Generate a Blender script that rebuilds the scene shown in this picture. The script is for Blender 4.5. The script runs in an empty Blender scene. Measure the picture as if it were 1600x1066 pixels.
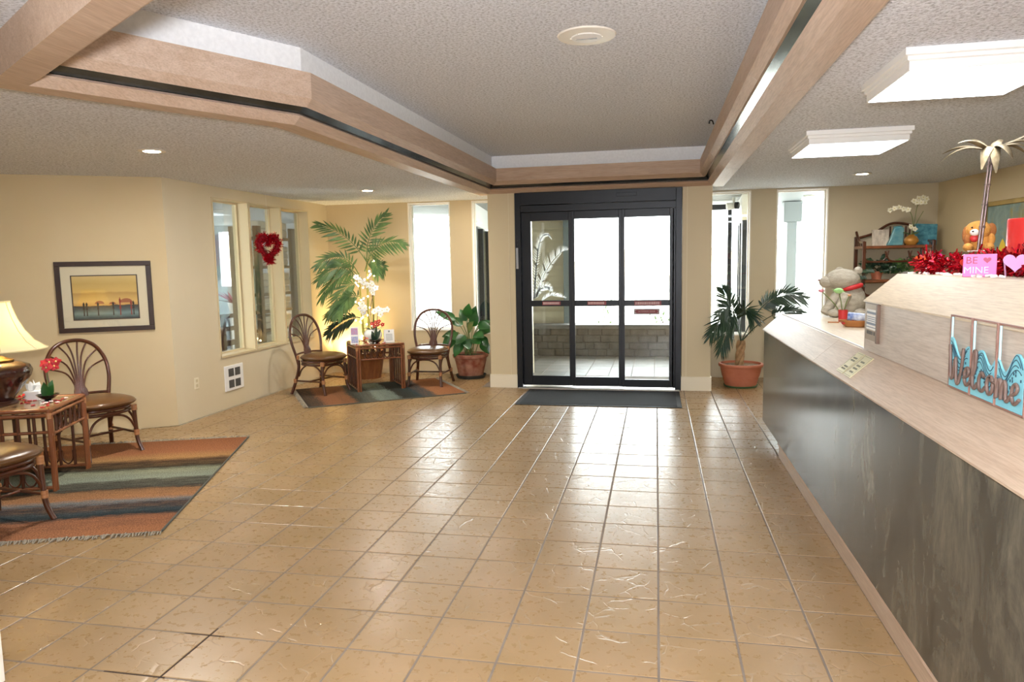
import bpy, math, random
from mathutils import Vector, Matrix

# ---------------------------------------------------------------- camera, world, exposure
scene = bpy.context.scene
C = scene.collection
rnd = random.Random(11)

def make_camera():
    yaw, pitch, roll = -0.20146111, -0.10805963, -0.01859056
    cy, sy, cp, sp = math.cos(yaw), math.sin(yaw), math.cos(pitch), math.sin(pitch)
    fwd = Vector((sy*cp, cy*cp, sp)); right = Vector((cy, -sy, 0)); up = right.cross(fwd)
    r2 = right*math.cos(roll) + up*math.sin(roll); u2 = -right*math.sin(roll) + up*math.cos(roll)
    m = Matrix((r2, u2, -fwd)).transposed().to_4x4(); m.translation = (0, 0, 1.5617)
    cam = bpy.data.cameras.new('camera'); cam.sensor_fit = 'HORIZONTAL'; cam.sensor_width = 36
    cam.lens = 36*1108.94/1600; cam.clip_start = 0.05; cam.clip_end = 300
    o = bpy.data.objects.new('camera', cam); o.matrix_world = m; C.objects.link(o)
    scene.camera = o
make_camera()

SKY = 9.0
w = bpy.data.worlds.new('sky'); scene.world = w; w.use_nodes = True
bgn = w.node_tree.nodes['Background']; bgn.inputs[0].default_value = (0.93, 0.97, 1.0, 1); bgn.inputs[1].default_value = SKY
vs = scene.view_settings
vs.view_transform = 'Standard'; vs.look = 'None'; vs.exposure = 1.15; vs.gamma = 1.0; vs.use_curve_mapping = False

sun = bpy.data.lights.new('sun', 'SUN'); sun.energy = 14; sun.angle = 0.01; sun.color = (1, 0.97, 0.92)
suno = bpy.data.objects.new('sun', sun); C.objects.link(suno); suno.rotation_euler = (math.radians(42), 0, math.radians(-12)); suno.location = (0, -20, 20)

# the photographer's flash, just above the lens (its shadow of the metal palm lies on the wall)
fl = bpy.data.lights.new('camera_flash', 'AREA'); fl.energy = 75; fl.size = 0.16; fl.color = (0.97, 0.985, 1.03)
flo = bpy.data.objects.new('camera_flash', fl); C.objects.link(flo); flo.matrix_world = Matrix.Translation((0.03, -0.08, 1.78)) @ Matrix.Rotation(0.2015, 4, 'Z') @ Matrix.Rotation(math.radians(92), 4, 'X')

# ---------------------------------------------------------------- helpers
def lin(h):
    h = h.lstrip('#'); out = []
    for i in (0, 2, 4):
        c = int(h[i:i+2], 16)/255
        out.append(c/12.92 if c <= 0.04045 else ((c+0.055)/1.055)**2.4)
    return (*out, 1)

class NT:
    def __init__(s, name):
        s.m = bpy.data.materials.new(name); s.m.use_nodes = True; s.t = s.m.node_tree
        s.b = s.t.nodes['Principled BSDF']; s.out = s.t.nodes['Material Output']
    def n(s, typ, **kw):
        n = s.t.nodes.new('ShaderNode'+typ)
        for k, v in kw.items():
            if k in n.inputs: n.inputs[k].default_value = v
            else: setattr(n, k, v)
        return n
    def l(s, a, b): s.t.links.new(a, b)
    def ramp(s, fac, stops, interp='LINEAR'):
        r = s.n('ValToRGB'); r.color_ramp.interpolation = interp
        e = r.color_ramp.elements
        while len(e) > 1: e.remove(e[-1])
        e[0].position = stops[0][0]; e[0].color = stops[0][1]
        for p, c in stops[1:]:
            x = e.new(p); x.color = c
        s.l(fac, r.inputs[0]); return r
    def coord(s, kind='Object', scale=(1, 1, 1), rot=(0, 0, 0)):
        if kind == 'World': src = s.n('NewGeometry').outputs['Position']
        else: src = s.n('TexCoord').outputs[kind]
        mp = s.n('Mapping'); mp.inputs['Scale'].default_value = scale; mp.inputs['Rotation'].default_value = rot
        s.l(src, mp.inputs[0]); return mp.outputs[0]
    def noise(s, co, scale, detail=3, rough=0.55, dist=0):
        n = s.n('TexNoise'); n.inputs['Scale'].default_value = scale; n.inputs['Detail'].default_value = detail
        n.inputs['Roughness'].default_value = rough; n.inputs['Distortion'].default_value = dist
        s.l(co, n.inputs['Vector']); return n.outputs[0]
    def bump(s, h, strength=0.3, dist=0.01):
        b = s.n('Bump'); b.inputs['Strength'].default_value = strength; b.inputs['Distance'].default_value = dist
        s.l(h, b.inputs['Height']); s.l(b.outputs[0], s.b.inputs['Normal'])
    def mix(s, fac, a, b):
        m = s.n('Mix'); m.data_type = 'RGBA'
        for inp, v in ((0, fac), (6, a), (7, b)):
            if isinstance(v, (tuple, float, int)): m.inputs[inp].default_value = v
            else: s.l(v, m.inputs[inp])
        return m.outputs[2]
    def base(s, c): 
        if isinstance(c, tuple): s.b.inputs['Base Color'].default_value = c
        else: s.l(c, s.b.inputs['Base Color'])

def mat(name, c1, c2=None, rough=0.5, metal=0.0, scale=8, stretch=(1, 1, 1), kind='Object', bump=0, bscale=40, bdist=0.004,
        lo=0.35, hi=0.65, coat=0, trans=0, alpha=1, sub=0):
    t = NT(name); t.b.inputs['Roughness'].default_value = rough; t.b.inputs['Metallic'].default_value = metal
    if coat: t.b.inputs['Coat Weight'].default_value = coat; t.b.inputs['Coat Roughness'].default_value = 0.12
    if sub: t.b.inputs['Subsurface Weight'].default_value = sub; t.b.inputs['Subsurface Radius'].default_value = (0.02, 0.01, 0.008)
    c1 = lin(c1)
    if c2 or bump: co = t.coord(kind, stretch)
    if c2:
        r = t.ramp(t.noise(co, scale, 4), [(lo, c1), (hi, lin(c2))]); t.base(r.outputs[0])
    else: t.base(c1)
    if bump: t.bump(t.noise(co, bscale, 3), bump, bdist)
    return t.m

def emit(name, c, strength):
    t = NT(name); t.base(lin(c)); t.b.inputs['Emission Color'].default_value = lin(c); t.b.inputs['Emission Strength'].default_value = strength
    return t.m

def glassmat(name, tint=(0.95, 0.98, 0.97, 1), refl=0.09, rough=0.0):
    t = NT(name); t.t.nodes.remove(t.b)
    tr = t.n('BsdfTransparent'); tr.inputs[0].default_value = tint
    gl = t.n('BsdfGlossy'); gl.inputs['Roughness'].default_value = rough
    lw = t.n('LayerWeight'); lw.inputs[0].default_value = 0.25
    mx = t.n('MixShader'); mm = t.n('Math', operation='MULTIPLY_ADD'); mm.inputs[1].default_value = 0.5; mm.inputs[2].default_value = refl*0.5
    t.l(lw.outputs['Fresnel'], mm.inputs[0]); t.l(mm.outputs[0], mx.inputs[0]); t.l(tr.outputs[0], mx.inputs[1]); t.l(gl.outputs[0], mx.inputs[2])
    t.l(mx.outputs[0], t.out.inputs[0]); return t.m

def woodmat(name, c1, c2, axis='x', rough=0.42, scale=5.0, bump=0.12):
    t = NT(name); t.b.inputs['Roughness'].default_value = rough
    st = {'x': (0.12, 2.2, 2.2), 'y': (2.2, 0.12, 2.2), 'z': (2.2, 2.2, 0.12)}[axis]
    co = t.coord('Object', st)
    g = t.noise(co, scale*2.2, 5, 0.6, 0.6); f = t.noise(co, scale*14, 3, 0.6)
    c = t.ramp(g, [(0.3, lin(c1)), (0.7, lin(c2))]).outputs[0]
    dk = t.ramp(f, [(0.35, (0.82, 0.8, 0.78, 1)), (0.6, (1, 1, 1, 1))]).outputs[0]
    m = t.n('Mix'); m.data_type = 'RGBA'; m.blend_type = 'MULTIPLY'; m.inputs[0].default_value = 1; t.l(c, m.inputs[6]); t.l(dk, m.inputs[7])
    t.base(m.outputs[2]); t.bump(f, bump, 0.003); return t.m

class B:
    """collects geometry for one mesh object"""
    def __init__(s): s.v = []; s.f = []
    def add(s, vs_, fs, m=None):
        o = len(s.v)
        s.v += [tuple(m @ Vector(p)) if m else tuple(p) for p in vs_]
        s.f += [tuple(o+i for i in f) for f in fs]; return s
    def box(s, x0, x1, y0, y1, z0, z1, m=None):
        return s.add([(x0,y0,z0),(x1,y0,z0),(x1,y1,z0),(x0,y1,z0),(x0,y0,z1),(x1,y0,z1),(x1,y1,z1),(x0,y1,z1)],
                     [(0,3,2,1),(4,5,6,7),(0,1,5,4),(1,2,6,5),(2,3,7,6),(3,0,4,7)], m)
    def tube(s, pts, r, n=8, cap=True):
        pts = [Vector(p) for p in pts]; k = len(pts)
        rs = r if isinstance(r, (list, tuple)) else [r]*k
        vs_ = []; fs = []; prev = None
        for i, p in enumerate(pts):
            d = (pts[min(i+1, k-1)]-pts[max(i-1, 0)]).normalized()
            if prev is None:
                a = Vector((0, 0, 1)) if abs(d.z) < 0.9 else Vector((1, 0, 0)); u = d.cross(a).normalized()
            else:
                u = (prev - d*prev.dot(d)); u = u.normalized() if u.length > 1e-6 else d.orthogonal().normalized()
            prev = u; v = d.cross(u)
            for j in range(n):
                t = 2*math.pi*j/n; vs_.append(p+(u*math.cos(t)+v*math.sin(t))*rs[i])
        for i in range(k-1):
            for j in range(n):
                a = i*n+j; b = i*n+(j+1) % n; fs.append((a, b, b+n, a+n))
        if cap: fs.append(tuple(reversed(range(n)))); fs.append(tuple((k-1)*n+j for j in range(n)))
        return s.add(vs_, fs)
    def lathe(s, prof, n=24, c=(0, 0, 0), m=None, sx=1, sy=1):
        vs_ = []; fs = []
        for r, z in prof:
            for j in range(n):
                t = 2*math.pi*j/n; vs_.append((c[0]+r*sx*math.cos(t), c[1]+r*sy*math.sin(t), c[2]+z))
        k = len(prof)
        for i in range(k-1):
            for j in range(n):
                a = i*n+j; b = i*n+(j+1) % n; fs.append((a, b, b+n, a+n))
        if prof[0][0] > 1e-5: fs.append(tuple(reversed(range(n))))
        if prof[-1][0] > 1e-5: fs.append(tuple((k-1)*n+j for j in range(n)))
        return s.add(vs_, fs, m)
    def ball(s, c, r, n=14, k=9, m=None):
        if not isinstance(r, (tuple, list)): r = (r, r, r)
        prof = [(math.sin(math.pi*i/k), -math.cos(math.pi*i/k)) for i in range(k+1)]
        t = Matrix.Translation(c) @ (m or Matrix()) @ Matrix.Diagonal((*r, 1))
        vs_ = [(0, 0, -1)]; fs = []
        for i in range(1, k):
            for j in range(n):
                a = 2*math.pi*j/n; vs_.append((prof[i][0]*math.cos(a), prof[i][0]*math.sin(a), prof[i][1]))
        vs_.append((0, 0, 1)); L = len(vs_)-1
        for j in range(n):
            fs.append((0, 1+(j+1) % n, 1+j)); fs.append((L, 1+(k-2)*n+j, 1+(k-2)*n+(j+1) % n))
        for i in range(k-2):
            for j in range(n):
                a = 1+i*n+j; b = 1+i*n+(j+1) % n; fs.append((a, b, b+n, a+n))
        return s.add(vs_, fs, t)
    def prism(s, poly, z0, z1, m=None):
        n = len(poly)
        vs_ = [(p[0], p[1], z0) for p in poly]+[(p[0], p[1], z1) for p in poly]
        fs = [tuple(reversed(range(n))), tuple(range(n, 2*n))]+[(i, (i+1) % n, (i+1) % n+n, i+n) for i in range(n)]
        return s.add(vs_, fs, m)
    def blade(s, base, tip, width, normal, bend=0.0, seg=3, fold=0.15):
        """a pointed leaf from base to tip"""
        base = Vector(base); tip = Vector(tip); d = tip-base; L = d.length
        if L < 1e-5: return s
        side = d.cross(Vector(normal)); side = side.normalized() if side.length > 1e-6 else d.orthogonal().normalized()
        nn = side.cross(d).normalized()
        vs_ = [base]; fs = []
        for i in range(1, seg+1):
            t = i/(seg+1); wd = width*math.sin(math.pi*min(0.5+(t-0.35)*0.77, 1.0) if t > 0.35 else math.pi*0.5*(0.25+t/0.35*0.75))
            c = base+d*t+nn*(-bend*L*(t*t)); up_ = nn*(wd*fold)
            vs_ += [c+side*wd/2+up_, c, c-side*wd/2+up_]
        vs_.append(tip-nn*bend*L)
        fs += [(0, 1, 2), (0, 2, 3)]
        for i in range(seg-1):
            a = 1+3*i; fs += [(a, a+3, a+4, a+1), (a+1, a+4, a+5, a+2)]
        a = 1+3*(seg-1); e = len(vs_)-1; fs += [(a, e, a+1), (a+1, e, a+2)]
        return s.add(vs_, fs)
    def obj(s, name, m, parent=None, smooth=0, loc=None, rot=None, bevel=0, seg=2):
        me = bpy.data.meshes.new(name); me.from_pydata(s.v, [], s.f); me.materials.append(m)
        if smooth:
            me.polygons.foreach_set('use_smooth', [True]*len(me.polygons))
            me.set_sharp_from_angle(angle=math.radians(smooth))
        me.update()
        o = bpy.data.objects.new(name, me); C.objects.link(o)
        if parent: o.parent = parent
        if loc: o.location = loc
        if rot: o.rotation_euler = rot
        if bevel:
            b = o.modifiers.new('bevel', 'BEVEL'); b.width = bevel; b.segments = seg; b.limit_method = 'ANGLE'
        return o

def tag(o, label=None, cat=None, group=None, kind=None):
    for k, v in (('label', label), ('category', cat), ('group', group), ('kind', kind)):
        if v: o[k] = v
    return o
def thing(name, label=None, cat=None, loc=(0, 0, 0), rz=0, group=None, kind=None, parent=None):
    o = bpy.data.objects.new(name, None); C.objects.link(o); o.location = loc; o.rotation_euler = (0, 0, rz)
    o.empty_display_size = 0.1
    if parent: o.parent = parent
    return tag(o, label, cat, group, kind)
def struct(o, label=None): return tag(o, label, None, None, 'structure')
def copy_tree(o, parent=None):
    c = o.copy(); C.objects.link(c); c.parent = parent
    for ch in list(o.children): copy_tree(ch, c)
    return c
def shared(o, parent=None, loc=None, rot=None, name=None):
    c = o.copy(); C.objects.link(c)
    if parent: c.parent = parent
    if loc: c.location = loc
    if rot: c.rotation_euler = rot
    return c
def cat_pts(P, n=6, closed=False):
    """Catmull-Rom through points"""
    P = [Vector(p) for p in P]; out = []; k = len(P)
    for i in range(k if closed else k-1):
        if closed: a, b, c, d = P[(i-1) % k], P[i], P[(i+1) % k], P[(i+2) % k]
        else: a, b, c, d = P[max(i-1, 0)], P[i], P[i+1], P[min(i+2, k-1)]
        for j in range(n):
            t = j/n
            out.append(0.5*((2*b)+(c-a)*t+(2*a-5*b+4*c-d)*t*t+(3*b-a-3*c+d)*t**3))
    if not closed: out.append(P[-1])
    return out
def text_obj(name, s, size, m, parent, loc, rot, extrude=0.0006, align='CENTER'):
    cu = bpy.data.curves.new(name, 'FONT'); cu.body = s; cu.size = size; cu.extrude = extrude; cu.align_x = align; cu.align_y = 'CENTER'
    cu.resolution_u = 2
    t = bpy.data.objects.new(name+'_tmp', cu); C.objects.link(t)
    bpy.context.view_layer.update()
    me = bpy.data.meshes.new_from_object(t.evaluated_get(bpy.context.evaluated_depsgraph_get()))
    bpy.data.objects.remove(t); bpy.data.curves.remove(cu)
    me.name = name; me.materials.clear(); me.materials.append(m)
    o = bpy.data.objects.new(name, me); C.objects.link(o); o.location = loc; o.rotation_euler = rot
    if parent: o.parent = parent
    return o
def frame_m(o, ux, uy):
    """matrix whose x/y axes are ux, uy at origin o"""
    ux = Vector(ux).normalized(); uy = Vector(uy).normalized(); uz = ux.cross(uy)
    m = Matrix((ux, uy, uz)).transposed().to_4x4(); m.translation = o; return m
def heart(r, n=28):
    return [(r*0.0625*16*math.sin(t)**3, r*0.0625*(13*math.cos(t)-5*math.cos(2*t)-2*math.cos(3*t)-math.cos(4*t))) for t in [2*math.pi*i/n for i in range(n)]]

# ---------------------------------------------------------------- materials
W_ = {}
W_['wall'] = mat('wall_vinyl', '#d6c8a8', '#dacdb0', 0.62, scale=1.2, bump=0.08, bscale=160, stretch=(1, 1, 0.4))
W_['wall_cool'] = mat('wall_vinyl_plain', '#c0b294', '#c6b99c', 0.62, scale=1.2, bump=0.08, bscale=160)
W_['base'] = mat('baseboard_paint', '#eadfc4', rough=0.45)
W_['casing'] = mat('casing_paint', '#efe9dc', rough=0.4)
W_['cream'] = mat('cream_paint', '#d3c29c', rough=0.5)
W_['tan'] = mat('tan_vinyl', '#cab78f', '#cfbd97', 0.62, scale=1.2, bump=0.08, bscale=160)
W_['backtan'] = mat('back_wall_vinyl', '#cab792', '#cfbd9a', 0.62, scale=1.2, bump=0.08, bscale=160)
W_['white'] = mat('white_paint', '#f1f0ec', rough=0.45)
W_['grout'] = mat('grout', '#887c70', '#76695d', 0.9, kind='World', scale=3)
W_['dark'] = mat('dark_anodised', '#14171b', '#1a1d22', 0.38, metal=0.35, scale=3)
W_['darkwood'] = mat('dark_wood', '#3a2219', '#52301f', 0.4, scale=6, stretch=(1, 1, 0.2))
W_['glass'] = glassmat('window_glass')
W_['popcorn'] = None
def popcorn(name, col):
    t = NT(name); t.b.inputs['Roughness'].default_value = 0.95; t.b.inputs['Specular IOR Level'].default_value = 0.15
    co = t.coord('World'); v = t.noise(co, 62, 3, 0.65); 
    t.base(t.ramp(v, [(0.32, tuple(c*0.6 for c in lin(col)[:3])+(1,)), (0.52, lin(col)), (0.68, tuple(min(1, c*1.12) for c in lin(col)[:3])+(1,))]).outputs[0])
    t.bump(v, 0.9, 0.012); return t.m
W_['popcorn'] = popcorn('popcorn_ceiling', '#e6eaf2')
W_['plaster'] = mat('plaster_band', '#f4f6f8', '#eceef0', 0.9, scale=40, bump=0.4, bscale=90)
W_['oak'] = woodmat('oak_trim', '#c4aa94', '#d5bfad', 'y', rough=0.5)
W_['oakx'] = woodmat('oak_trim_x', '#b99b80', '#cab098', 'x', rough=0.5)
W_['oakw'] = woodmat('oak_bleached', '#b79f88', '#c6b19b', 'y', rough=0.36)
W_['oaklam'] = woodmat('counter_laminate', '#d8c6a8', '#dbc9ac', 'y', rough=0.42)
W_['slot'] = mat('slot_mirror', '#4a4d4c', '#6a6f70', 0.12, metal=0.85, scale=2.5, kind='World')

def tile_mat():
    t = NT('floor_tile'); t.b.inputs['Roughness'].default_value = 0.3
    co = t.coord('World')
    n1 = t.noise(co, 5.5, 3.5, 0.55, 1.0); n2 = t.noise(co, 2.2, 2)
    oi = t.n('ObjectInfo')
    c = t.mix(t.ramp(n2, [(0.35, (0, 0, 0, 1)), (0.65, (1, 1, 1, 1))]).outputs[0], lin('#aa8c66'), lin('#9e8158'))
    c = t.mix(t.ramp(oi.outputs['Random'], [(0, (0, 0, 0, 1)), (1, (0.4, 0.4, 0.4, 1))]).outputs[0], c, lin('#92754f'))
    dn = t.n('TexNoise'); dn.inputs['Scale'].default_value = 7; dn.inputs['Detail'].default_value = 3; t.l(co, dn.inputs['Vector'])
    vm = t.n('VectorMath', operation='MULTIPLY_ADD'); t.l(dn.outputs['Color'], vm.inputs[0]); vm.inputs[1].default_value = (0.09, 0.09, 0); t.l(co, vm.inputs[2])
    vo = t.n('TexVoronoi'); vo.feature = 'DISTANCE_TO_EDGE'; vo.inputs['Scale'].default_value = 7.0; t.l(vm.outputs[0], vo.inputs['Vector'])
    ab = vo
    msk = t.noise(co, 6.5, 1)
    line = t.ramp(ab.outputs[0], [(0.0, (1, 1, 1, 1)), (0.03, (0, 0, 0, 1))]).outputs[0]
    mk = t.ramp(msk, [(0.48, (0, 0, 0, 1)), (0.56, (1, 1, 1, 1))]).outputs[0]
    mu = t.n('Math', operation='MULTIPLY'); t.l(line, mu.inputs[0]); t.l(mk, mu.inputs[1])
    mu2 = t.n('Math', operation='MULTIPLY'); t.l(mu.outputs[0], mu2.inputs[0]); mu2.inputs[1].default_value = 0.12
    c = t.mix(mu2.outputs[0], c, lin('#7c5f40')); t.base(c)  # relief lines also darkened in the colour, standing in for their thin shadows
    inv = t.n('Math', operation='SUBTRACT'); inv.inputs[0].default_value = 1; t.l(mu.outputs[0], inv.inputs[1])
    fine = t.noise(co, 26, 3, 0.6); ad = t.n('Math', operation='MULTIPLY_ADD'); t.l(fine, ad.inputs[0]); ad.inputs[1].default_value = 0.35; t.l(inv.outputs[0], ad.inputs[2])
    t.bump(ad.outputs[0], 0.35, 0.003)
    r = t.ramp(fine, [(0.3, (0.24, 0.24, 0.24, 1)), (0.7, (0.38, 0.38, 0.38, 1))]).outputs[0]; t.l(r, t.b.inputs['Roughness'])
    return t.m
W_['tile'] = tile_mat()

def panel_mat():
    t = NT('counter_panel'); t.b.inputs['Roughness'].default_value = 0.2
    co = t.coord('World', (1, 2.0, 0.8)); n1 = t.noise(co, 2.6, 7, 0.68, 0.8); n2 = t.noise(t.coord('World', (1, 5, 0.8)), 6, 5, 0.7)
    c = t.ramp(n1, [(0.25, lin('#2c2d29')), (0.45, lin('#4c4b44')), (0.62, lin('#6c685b')), (0.8, lin('#938d7a'))]).outputs[0]
    d = t.ramp(n2, [(0.35, (0.7, 0.72, 0.74, 1)), (0.65, (1, 1, 1, 1))]).outputs[0]
    m = t.n('Mix'); m.data_type = 'RGBA'; m.blend_type = 'MULTIPLY'; m.inputs[0].default_value = 1; t.l(c, m.inputs[6]); t.l(d, m.inputs[7])
    t.base(m.outputs[2]); return t.m
W_['panel'] = panel_mat()
# ---------------------------------------------------------------- the shell of the room
LC, HC, NC = 2.465, 2.87, 2.585            # low ceiling, tray ceiling, ceiling over the near hall
XL, YB, YD = -4.73, 9.78, 8.72             # window wall, back wall, door wall
def wall_holes(name, p0, p1, z0, z1, thick, holes, m, label=None, side=1):
    p0 = Vector((*p0, 0)); p1 = Vector((*p1, 0)); d = (p1-p0); L = d.length; d.normalize()
    out = Vector((-d.y, d.x, 0))*thick*side
    S = sorted({0, L, *[h[0] for h in holes], *[h[1] for h in holes]}); Z = sorted({z0, z1, *[h[2] for h in holes], *[h[3] for h in holes]})
    solid = {}
    for i in range(len(S)-1):
        for j in range(len(Z)-1):
            cs, cz = (S[i]+S[i+1])/2, (Z[j]+Z[j+1])/2
            solid[i, j] = not any(h[0] < cs < h[1] and h[2] < cz < h[3] for h in holes)
    b = B()
    P = lambda s_, z, o: p0+d*s_+out*o+Vector((0, 0, z))
    for (i, j), ok in solid.items():
        if not ok: continue
        a0, a1, c0, c1 = S[i], S[i+1], Z[j], Z[j+1]
        b.add([P(a0, c0, 0), P(a1, c0, 0), P(a1, c1, 0), P(a0, c1, 0)], [(0, 1, 2, 3)])
        b.add([P(a0, c0, 1), P(a1, c0, 1), P(a1, c1, 1), P(a0, c1, 1)], [(3, 2, 1, 0)])
        for di, dj, q in ((-1, 0, (a0, c0, a0, c1)), (1, 0, (a1, c0, a1, c1)), (0, -1, (a0, c0, a1, c0)), (0, 1, (a0, c1, a1, c1))):
            if not solid.get((i+di, j+dj), False):
                b.add([P(q[0], q[1], 0), P(q[2], q[3], 0), P(q[2], q[3], 1), P(q[0], q[1], 1)], [(0, 1, 2, 3)])
    return struct(b.obj(name, m), label)

AW0 = Vector((XL, 6.23, 0)); AWD = Vector((-0.861, -0.508, 0)).normalized()      # angled wall with the print
AW1 = AW0+AWD*3.9
W1 = [(7.02, 7.70), (7.74, 8.43), (8.46, 9.18)]                                  # three tall panes in the window wall
wall_holes('wall_left', (XL, 6.23), (XL, YB+0.2), 0, 3.05, 0.2, [(a-6.23, c-6.23, 0.60, 2.335) for a, c in W1], W_['wall'], 'cream wall with three tall narrow panes')
wall_holes('wall_left_angled', AW1.xy, AW0.xy, 0, 3.05, 0.15, [], W_['tan'], 'beige angled wall behind the table lamp')
BW = [(-3.47, -2.87, 0.645, 2.44), (-2.53, -2.09, 0.60, 2.44), (0.67, 1.19, 0.58, 2.44), (1.53, 2.13, 0.58, 2.44)]
wall_holes('wall_back_left', (XL, YB), (-2.06, YB), 0, 3.05, 0.2, [(a-XL, min(c, -2.07)-XL, z0, z1) for a, c, z0, z1 in BW[:2]], W_['backtan'], 'beige back wall with two narrow windows', 1)
wall_holes('wall_back_right', (0.64, YB), (3.5, YB), 0, 3.05, 0.2, [(a-0.64, c-0.64, z0, z1) for a, c, z0, z1 in BW[2:]], W_['wall_cool'], 'greige back wall with two narrow windows behind the counter', 1)
RW0 = Vector((3.41, 9.80, 0)); RW1 = Vector((4.9, -3.0, 0)); RWD = (RW1-RW0).normalized()
wall_holes('wall_right', RW0.xy, RW1.xy, 0, 3.05, 0.15, [], W_['tan'], 'tan side wall behind the reception desk')
wall_holes('wall_hall', (4.9, -3.0), (-8.0, -3.0), 0, 3.05, 0.15, [], W_['wall'], 'wall closing the hall')
wall_holes('wall_hall_side', (-8.0, -3.0), AW1.xy, 0, 3.05, 0.15, [], W_['wall'], 'side wall of the hall')
struct(B().box(-2.80, -2.452, 1.75, 2.135, 0, NC+0.05).obj('trim_1', W_['casing'], bevel=0.004), 'white door casing at the near edge of the hall')

# door wall: two pillars and the returns beside the entrance
for i, (x0, x1) in enumerate(((-2.06, -1.72), (0.30, 0.64))):
    p = struct(B().box(x0, x1, YD, YB+0.2, 0, LC).obj('wall_pillar_%d' % (i+1), W_['cream'], bevel=0.003), 'cream pillar beside the entrance')
    B().box(x0-0.012, x1+0.012, YD-0.014, YB, 0, 0.17).obj('baseboard', W_['base'], p, bevel=0.003)
    xs = x1-0.075 if i == 0 else x0+0.055
    B().box(xs-0.002, xs+0.002, YD-0.004, YD+0.01, 0.0, LC-0.03).obj('corner_bead', W_['base'], p)

# baseboards
def baseboard(name, p0, p1, inward, h=0.165, t=0.016, runs=1):
    p0 = Vector((*p0, 0)); p1 = Vector((*p1, 0)); d = p1-p0; L = d.length; m = frame_m(p0, d, inward)
    root = thing(name, kind='structure')
    for k in range(runs):
        b = B(); a0 = L*k/runs+(0.001 if k else 0); a1 = L*(k+1)/runs
        b.add([(a, o, z) for a in (a0, a1) for o, z in ((0, 0), (t, 0), (t, h-0.012), (t*0.4, h), (0, h))],
              [(0, 1, 2, 3, 4), (9, 8, 7, 6, 5)]+[(i, i+5, (i+1) % 5+5, (i+1) % 5) for i in range(5)], m)
        b.obj('board', W_['base'], root)
    return root
baseboard('baseboard_left', (XL, 6.23), (XL, YB), (1, 0, 0), runs=2)
baseboard('baseboard_angled', AW1.xy, AW0.xy, Vector((0.508, -0.861, 0)), runs=2)
baseboard('baseboard_back', (XL, YB), (-2.06, YB), (0, -1, 0))
baseboard('baseboard_back_right', (0.64, YB), (3.4, YB), (0, -1, 0))

# ---- tiled floor
T, GX, GY = 0.315, 0.01469, 2.57567
floor = struct(B().box(-8.1, 5.0, -3.1, YB, -0.06, -0.0022).obj('floor', W_['grout']), 'tan slate-textured tile floor with grey grout')
def tile_mesh(b, x0, x1, y0, y1, zt=0.0, e=0.003):
    b.add([(x0,y0,zt-0.006),(x1,y0,zt-0.006),(x1,y1,zt-0.006),(x0,y1,zt-0.006),
           (x0,y0,zt-0.0015),(x1,y0,zt-0.0015),(x1,y1,zt-0.0015),(x0,y1,zt-0.0015),
           (x0+e,y0+e,zt),(x1-e,y0+e,zt),(x1-e,y1-e,zt),(x0+e,y1-e,zt)],
          [(0,1,5,4),(1,2,6,5),(2,3,7,6),(3,0,4,7),(4,5,9,8),(5,6,10,9),(6,7,11,10),(7,4,8,11),(8,9,10,11)])
_ci = scene.camera.matrix_world.inverted()
def pix(p):
    c = _ci @ Vector(p)
    if c.z > -0.2: return None
    return 800+1108.94*c.x/-c.z, 533-1108.94*c.y/-c.z
def in_rug(x, y):
    for o, ux, L, Wd in RUGS:
        d = Vector((x, y))-Vector(o); uu = Vector(ux); vv = Vector((-uu.y, uu.x))
        if 0.1 < d.dot(uu) < L-0.1 and 0.1 < d.dot(vv) < Wd-0.1: return True
    return False
RUG1 = ((-2.906, 3.606), Vector((-0.3397, 0.9405)), 2.39, 1.75)     # origin, long axis; width runs to its left
RUG2 = ((-3.809, 7.202), Vector((0.823, 0.568)), 1.87, 1.29)
RUGS = [(r[0], r[1], r[2], r[3]) for r in (RUG1, RUG2)]
cells = []
g = 0.0045
for i in range(-26, 16):
    for j in range(-18, 23):
        x0, x1 = GX+i*T+g, GX+(i+1)*T-g; y0, y1 = GY+j*T+g, GY+(j+1)*T-g
        cx, cy = (x0+x1)/2, (y0+y1)/2
        if y0 > YB: continue
        y1 = min(y1, YB)
        if (AW0.y-cy)*0.861+(cx-AW0.x)*0.508 < -0.25 and cx < XL+0.3 and 3.5 < cy < 6.35: continue
        if cx < XL-0.2 and cy > 6.2: continue
        if -2.06 < cx < 0.64:
            if y0 > YD: continue
            y1 = min(y1, YD-0.0)
        if y1-y0 < 0.02: continue
        p = pix((cx, cy, 0)); vis = bool(p and -90 < p[0] < 1690 and p[1] < 1150) and cx < 1.0 and not in_rug(cx, cy)
        cells.append((not vis, math.hypot(cx, cy), x0, x1, y0, y1))
cells.sort()
std = None; rest = B(); nt = 0
for hid, dist, x0, x1, y0, y1 in cells:
    if hid or nt >= 300: tile_mesh(rest, x0, x1, y0, y1); continue
    nt += 1
    full = abs((y1-y0)-(T-2*g)) < 1e-6
    if full and std:
        shared(std, loc=((x0+x1)/2, (y0+y1)/2, 0)); continue
    b = B(); hx, hy = (x1-x0)/2, (y1-y0)/2; tile_mesh(b, -hx, hx, -hy, hy)
    o = b.obj('tile', W_['tile'], floor, loc=((x0+x1)/2, (y0+y1)/2, 0))
    if full: std = o
tag(rest.obj('tile_field', W_['tile'], floor), kind='stuff')
stain = mat('stained_grout', '#3a2a1e', rough=0.9)
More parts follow.
